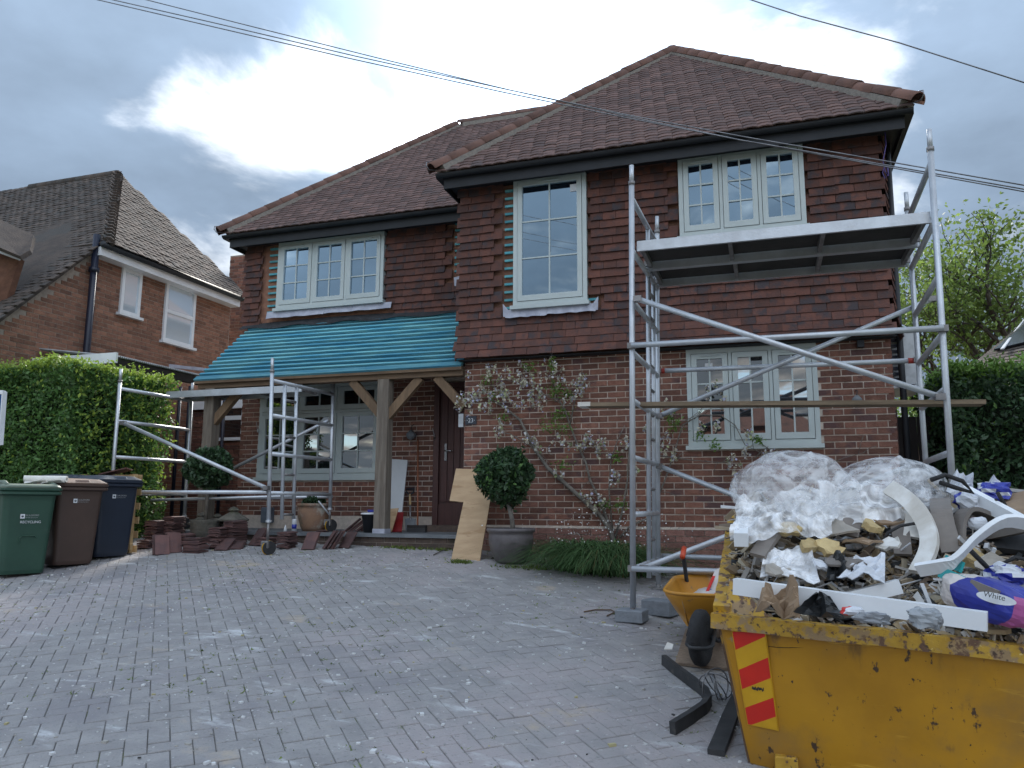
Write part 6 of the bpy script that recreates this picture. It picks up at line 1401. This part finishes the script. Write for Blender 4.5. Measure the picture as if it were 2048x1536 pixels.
for k, (pix, r, lab) in enumerate((([(1762, 1088), (1775, 1066), (1800, 1052), (1840, 1045), (1855, 1040)], .008, 'dark cable looping over the beige rubble'), ([(1762, 1092), (1790, 1086), (1815, 1084)], .007, 'short dark cable end beside the stained strip'), ([(1862, 960), (1890, 950), (1925, 962), (1945, 985), (1910, 975), (1880, 965)], .012, 'thick dark cable coil at the top of the heap'), ([(1940, 1100), (1975, 1135), (2010, 1150), (2050, 1140)], .012, 'dark hose curving at the right of the heap'), ([(1995, 985), (2010, 1010), (2018, 1030), (1990, 1000)], .010, 'black cable hanging over the upper right trim'), ([(2005, 1160), (2000, 1130), (2030, 1115), (2060, 1120)], .009, 'dark cable loop at the right edge of the skip'))):
    P = [at(x, y, 4.0-.08*(k in (3, 5))*5) for x, y in pix]; one('waste_cable', lab, 'cable', MB().path(P, r, 7), 'rubber', 'cables in the skip', True)
def sheet(name, label, cat, pix, mat, fold=.05, n=10, seed=1, grp=None, smooth=False, bandm=None):
    """four (x, y, depth) corners, crumpled sheet with thickness"""
    random.seed(seed); c = [at(*q) for q in pix]; ph = [random.uniform(0, 6) for _ in range(6)]; nrm = (c[1]-c[0]).cross(c[3]-c[0]).normalized(); dsp = [[random.gauss(0, fold*.35) for _ in range(n+1)] for _ in range(n+1)]
    def f(u, v, o=0):
        p = (c[0]*(1-u)+c[1]*u)*(1-v)+(c[3]*(1-u)+c[2]*u)*v; w_ = fold*(math.sin(u*7+ph[0]+v*3)+.7*abs(math.sin(v*9+ph[1]-u*4))+.4*math.sin(u*17+ph[2]))+dsp[int(round(u*n))][int(round(v*n))]
        return p+nrm*(w_+o)
    m = MB(); m.grid(lambda u, v: f(u, v), n, n); m.grid(lambda u, v: f(1-u, v, -.004), n, n)
    return one(name, label, cat, m, mat, grp, smooth)
sheet('brown_paper', 'crumpled brown paper sack at the front left inside the skip', 'paper', [(1510, 1222, 3.5), (1600, 1232, 3.42), (1596, 1170, 3.5), (1535, 1178, 3.6)], 'cardboard', .035, 8, 2)
sheet('black_sheet', 'folded black sheet standing up behind the front rim', 'sheet', [(1590, 1228, 3.45), (1690, 1238, 3.35), (1660, 1192, 3.4), (1632, 1183, 3.45)], 'black_sheet', .025, 6, 3, 'black sheets in the skip')
sheet('black_sheet', 'dark curled sheet standing beside the white film in the middle', 'sheet', [(1650, 1165, 3.75), (1705, 1150, 3.75), (1690, 1105, 3.85), (1660, 1108, 3.85)], 'black_sheet', .03, 6, 4, 'black sheets in the skip')
sheet('white_wrap', 'creased white plastic wrap lying in the middle of the skip', 'wrap', [(1672, 1155, 3.7), (1770, 1160, 3.65), (1770, 1110, 3.8), (1700, 1122, 3.85)], 'white_film', .018, 9, 5)
sheet('clear_wrap', 'cloudy plastic wrap behind the left end of the long trim', 'wrap', [(1520, 1150, 3.85), (1640, 1165, 3.75), (1620, 1095, 3.95), (1530, 1100, 4.0)], 'film_dense', .016, 10, 6)
crumple('grey_paper', 'crumpled silver-grey paper on the front rim of the skip', 'paper', at(1850, 1236, 3.02), .065, .045, .04, 'grey_paper', 7, 12, .5)
crumple('grey_paper', 'crumpled grey paper lump left of the silver-grey one', 'paper', at(1745, 1236, 3.14), .07, .04, .025, 'grey_paper', 8, 10, .5)
crumple('food_wrapper', 'small red and white wrapper by the front rim', 'wrapper', at(1705, 1222, 3.25), .05, .03, .02, ['white_film', 'bag_red'], 9, 8, .4, bands=lambda u, v: 1 if .3 < u < .6 else 0)
bg_ = crumple('cement_bag', 'blue and pink plaster bag with white lettering at the right of the skip', 'bag', at(1985, 1200, 3.40), .21, .10, .095, ['bag_blue', 'bag_pink', 'bag_white'], 10, 18, .14, rotz=-.35, tilt=.25, bands=lambda u, v: 1 if (u < .13 or u > .80) and v > .30 else 2 if .38 < u < .62 else 0)
qb = at(1975, 1194, 2.90); tx_ = (at(2020, 1206, 2.80)-qb).normalized(); ty_ = Vector((.1, .25, 1))
text('lettering', 'White', 'black_print', bg_, at(1966, 1192, 3.245), at(2014, 1203, 3.17)-at(1966, 1192, 3.245), ty_, .023)
lb = MB(); o_ = at(1952, 1186, 3.28); ux = (at(2022, 1202, 3.18)-o_).normalized(); uy = (ty_-ux*ty_.dot(ux)).normalized()
cc_ = at(1992, 1197, 3.225); lb.prism([cc_+ux*.075*math.cos(t*math.pi/12)+uy*.022*math.sin(t*math.pi/12) for t in range(24)], ux.cross(uy)*-.002); build(lb, 'label_patch', 'white_print', bg_)
crumple('blue_bag', 'crumpled blue and white plastic bag behind the plaster bag', 'bag', at(2015, 1152, 3.5), .10, .07, .05, ['white_film', 'bag_blue'], 12, 12, .45, bands=lambda u, v: 1 if math.sin(u*13+2.5*math.sin(v*8)) > .35 else 0)
crumple('blue_bag', 'bright blue plastic bag at the top right of the heap', 'bag', at(1985, 985, 4.2), .085, .08, .055, ['bag_blue', 'white_film'], 13, 12, .4, bands=lambda u, v: 1 if math.sin(u*11+2.5*math.sin(v*7)) > .8 else 0)
crumple('blue_bag', 'dark blue and white scrap of bag under the upper right trim', 'bag', at(1935, 1005, 4.1), .06, .05, .05, ['bag_blue', 'white_film'], 14, 10, .5, bands=lambda u, v: 1 if u > .5 else 0)
crumple('paper_cup', 'crushed white and red paper cup on the dark board', 'cup', at(1955, 1047, 3.95), .05, .035, .035, ['white_film', 'bag_red'], 15, 8, .2, bands=lambda u, v: 1 if .35 < u < .5 else 0)
sheet('cardboard_sheet', 'flat brown board at the far right of the heap', 'board', [(2000, 1030, 4.0), (2130, 1030, 3.8), (2130, 975, 4.0), (2010, 990, 4.2)], 'cardboard', .006, 3, 16)
sheet('white_sheet', 'bent white plastic sheet on the top right of the heap', 'sheet', [(1890, 985, 4.3), (1950, 990, 4.25), (1945, 950, 4.3), (1905, 952, 4.4)], 'white_film', .03, 6, 17, 'white sheets on the heap'); sheet('white_sheet', 'curled white and black sheet beside the dark hedge', 'sheet', [(1965, 985, 4.25), (2005, 985, 4.2), (2000, 957, 4.2), (1972, 962, 4.3)], 'white_film', .02, 5, 18, 'white sheets on the heap')
for k, (x, y, d, s, mt, lab) in enumerate(((1625, 1035, 4.2, .13, 'plasterboard', 'broken grey plasterboard slab below the plastic sheet'), (1655, 1058, 4.1, .15, 'plasterboard', 'cracked pale plasterboard slab in the middle of the heap'), (1655, 1098, 3.95, .09, 'foam', 'torn yellow foam chunk in the middle of the heap'), (1615, 1095, 3.95, .07, 'foam', 'yellow foam chunk left of the larger torn one'), (1745, 1060, 4.05, .09, 'foam', 'mouldy foam chunk beside the curling gutter'), (1770, 1035, 4.15, .13, 'cardboard', 'crumpled beige card under the plastic sheet'), (1720, 1085, 3.95, .12, 'cardboard', 'torn brown card piece in front of the curling gutter'), (1570, 1060, 4.05, .08, 'foam', 'beige foam lump near the left end of the heap'), (1945, 1120, 3.75, .08, 'foam', 'pale foam block right of the teal strip'), (1985, 1130, 3.65, .08, 'plasterboard', 'cream block among the hoses at the right'), (1555, 1140, 3.85, .10, 'plasterboard', 'grey box side standing at the left of the skip'), (1690, 1125, 3.8, .10, 'gutter_old', 'green-grey hollow profile end in the middle'), (1780, 1090, 3.9, .09, 'white_dirty', 'white broken tile edge under the dark cable'), (1640, 1130, 3.8, .06, 'white_film', 'small white scrap beside the dark curled sheet'))):
    random.seed(100+k); c = at(x, y, d); m = MB(); ro = Matrix.Rotation(random.gauss(0, .6), 3, 'Z') @ Matrix.Rotation(.6+random.gauss(0, .25), 3, 'X'); kk = 12
    poly = [c+ro @ Vector((math.cos(2*math.pi*i/kk)*s*random.uniform(.55, 1.1), math.sin(2*math.pi*i/kk)*s*.7*random.uniform(.5, 1.1), random.gauss(0, .009))) for i in range(kk)]
    one({'foam': 'foam_chunk', 'plasterboard': 'plasterboard_piece', 'cardboard': 'card_piece'}.get(mt, 'waste_piece'), lab, 'waste', m.prism(poly, ro @ Vector((0, 0, .03 if mt == 'foam' else .012))), mt)
# clear plastic sheeting heaped on top
def drape(name, label, pix, mat, seed, fold=.03):
    random.seed(seed); c = [at(*q) for q in pix]; nrm = (c[1]-c[0]).cross(c[3]-c[0]).normalized(); K = [(random.gauss(0, 1)*f_, random.gauss(0, 1)*f_*.6, random.uniform(0, 6), a_) for f_, a_ in ((4, 1.), (6, .9), (9, .6), (13, .4))]
    def f(u, v):
        p = (c[0]*(1-u)+c[1]*u)*(1-v)+(c[3]*(1-u)+c[2]*u)*v; w_ = sum(a_*(1-2*abs(math.sin(k1*u+k2*v+p_))) for k1, k2, p_, a_ in K)
        e = (c[1]-c[0])*.03*math.sin(v*9+seed)+(c[3]-c[0])*(.09*math.sin(u*8+seed)+.05*math.sin(u*21))*(1 if v > .5 else .6)*abs(v-.5)*2
        return p+nrm*(w_*fold-.06*abs(u-.5))+e
    return one(name, label, 'plastic sheet', MB().grid(f, 60, 36), mat, 'plastic sheeting on the skip', True)
def film(name, label, C, sx, sy, sz, mat, seed, amp=.16, tail=None):
    random.seed(seed); ph = [random.uniform(0, 6) for _ in range(12)]; m = MB(); nu, nv = 110, 52; C = Vector(C); vs = []
    K = [(Vector((random.gauss(0, 1), random.gauss(0, 1), random.gauss(0, 1))).normalized()*f_, random.uniform(0, 6), a_) for f_, a_ in ((2.5, .8), (3.4, .7), (4.5, .6), (5.5, .5), (7, .4), (9, .32), (12, .2), (15, .12))]
    for j in range(nv+1):
        th = math.pi*.62*j/nv
        for i in range(nu):
            a = 2*math.pi*i/nu; d = Vector((math.cos(a)*math.sin(th), math.sin(a)*math.sin(th), math.cos(th)))
            w_ = .3*sum(a_*(1-2*abs(math.sin(d.x*kv.x*.55+d.y*kv.y+d.z*kv.z*1.3+p_))) for kv, p_, a_ in K)+.75+1.6*math.exp(-((a-ph[8])**2+(th-.5)**2*4)/.02)
            k = 1+amp*(w_-.7); q = Vector((d.x*sx*k, d.y*sy*k, d.z*sz*k)); 
            if j > nv*.8: q.z += .03*math.sin(a*9+ph[6]); q.x *= 1+.10*math.sin(a*6+ph[7])
            vs.append(C+q)
    fs = [(j*nu+i, (j+1)*nu+i, (j+1)*nu+(i+1) % nu, j*nu+(i+1) % nu) for j in range(nv) for i in range(nu)]
    m.add(vs, fs); return one(name, label, 'plastic sheet', m, mat, 'plastic sheeting on the skip', True)
film('plastic_sheet', 'large billow of clear plastic sheeting on the left of the skip', at(1585, 985, 4.35), .35, .26, .24, 'film', 31, .11)
film('plastic_sheet', 'domed clear plastic sheet on the right behind the curved trim', at(1775, 985, 4.55), .33, .26, .215, 'film', 32, .08)
drape('plastic_sheet', 'cloudy white plastic sheet draped over the left rim', [(1462, 1065, 3.98), (1665, 1062, 3.95), (1690, 965, 4.25), (1480, 985, 4.25)], 'film_dense', 3, .022)
drape('plastic_sheet', 'cloudy plastic sheet draped between the two clear billows', [(1640, 1038, 4.05), (1815, 1030, 4.05), (1800, 955, 4.35), (1640, 960, 4.3)], 'film_dense', 8, .02)
drape('plastic_sheet', 'thin clear plastic sheet trailing down beside the folded gutters', [(1800, 1010, 4.1), (1890, 1018, 4.12), (1845, 935, 4.5), (1760, 930, 4.45)], 'film', 12, .018)
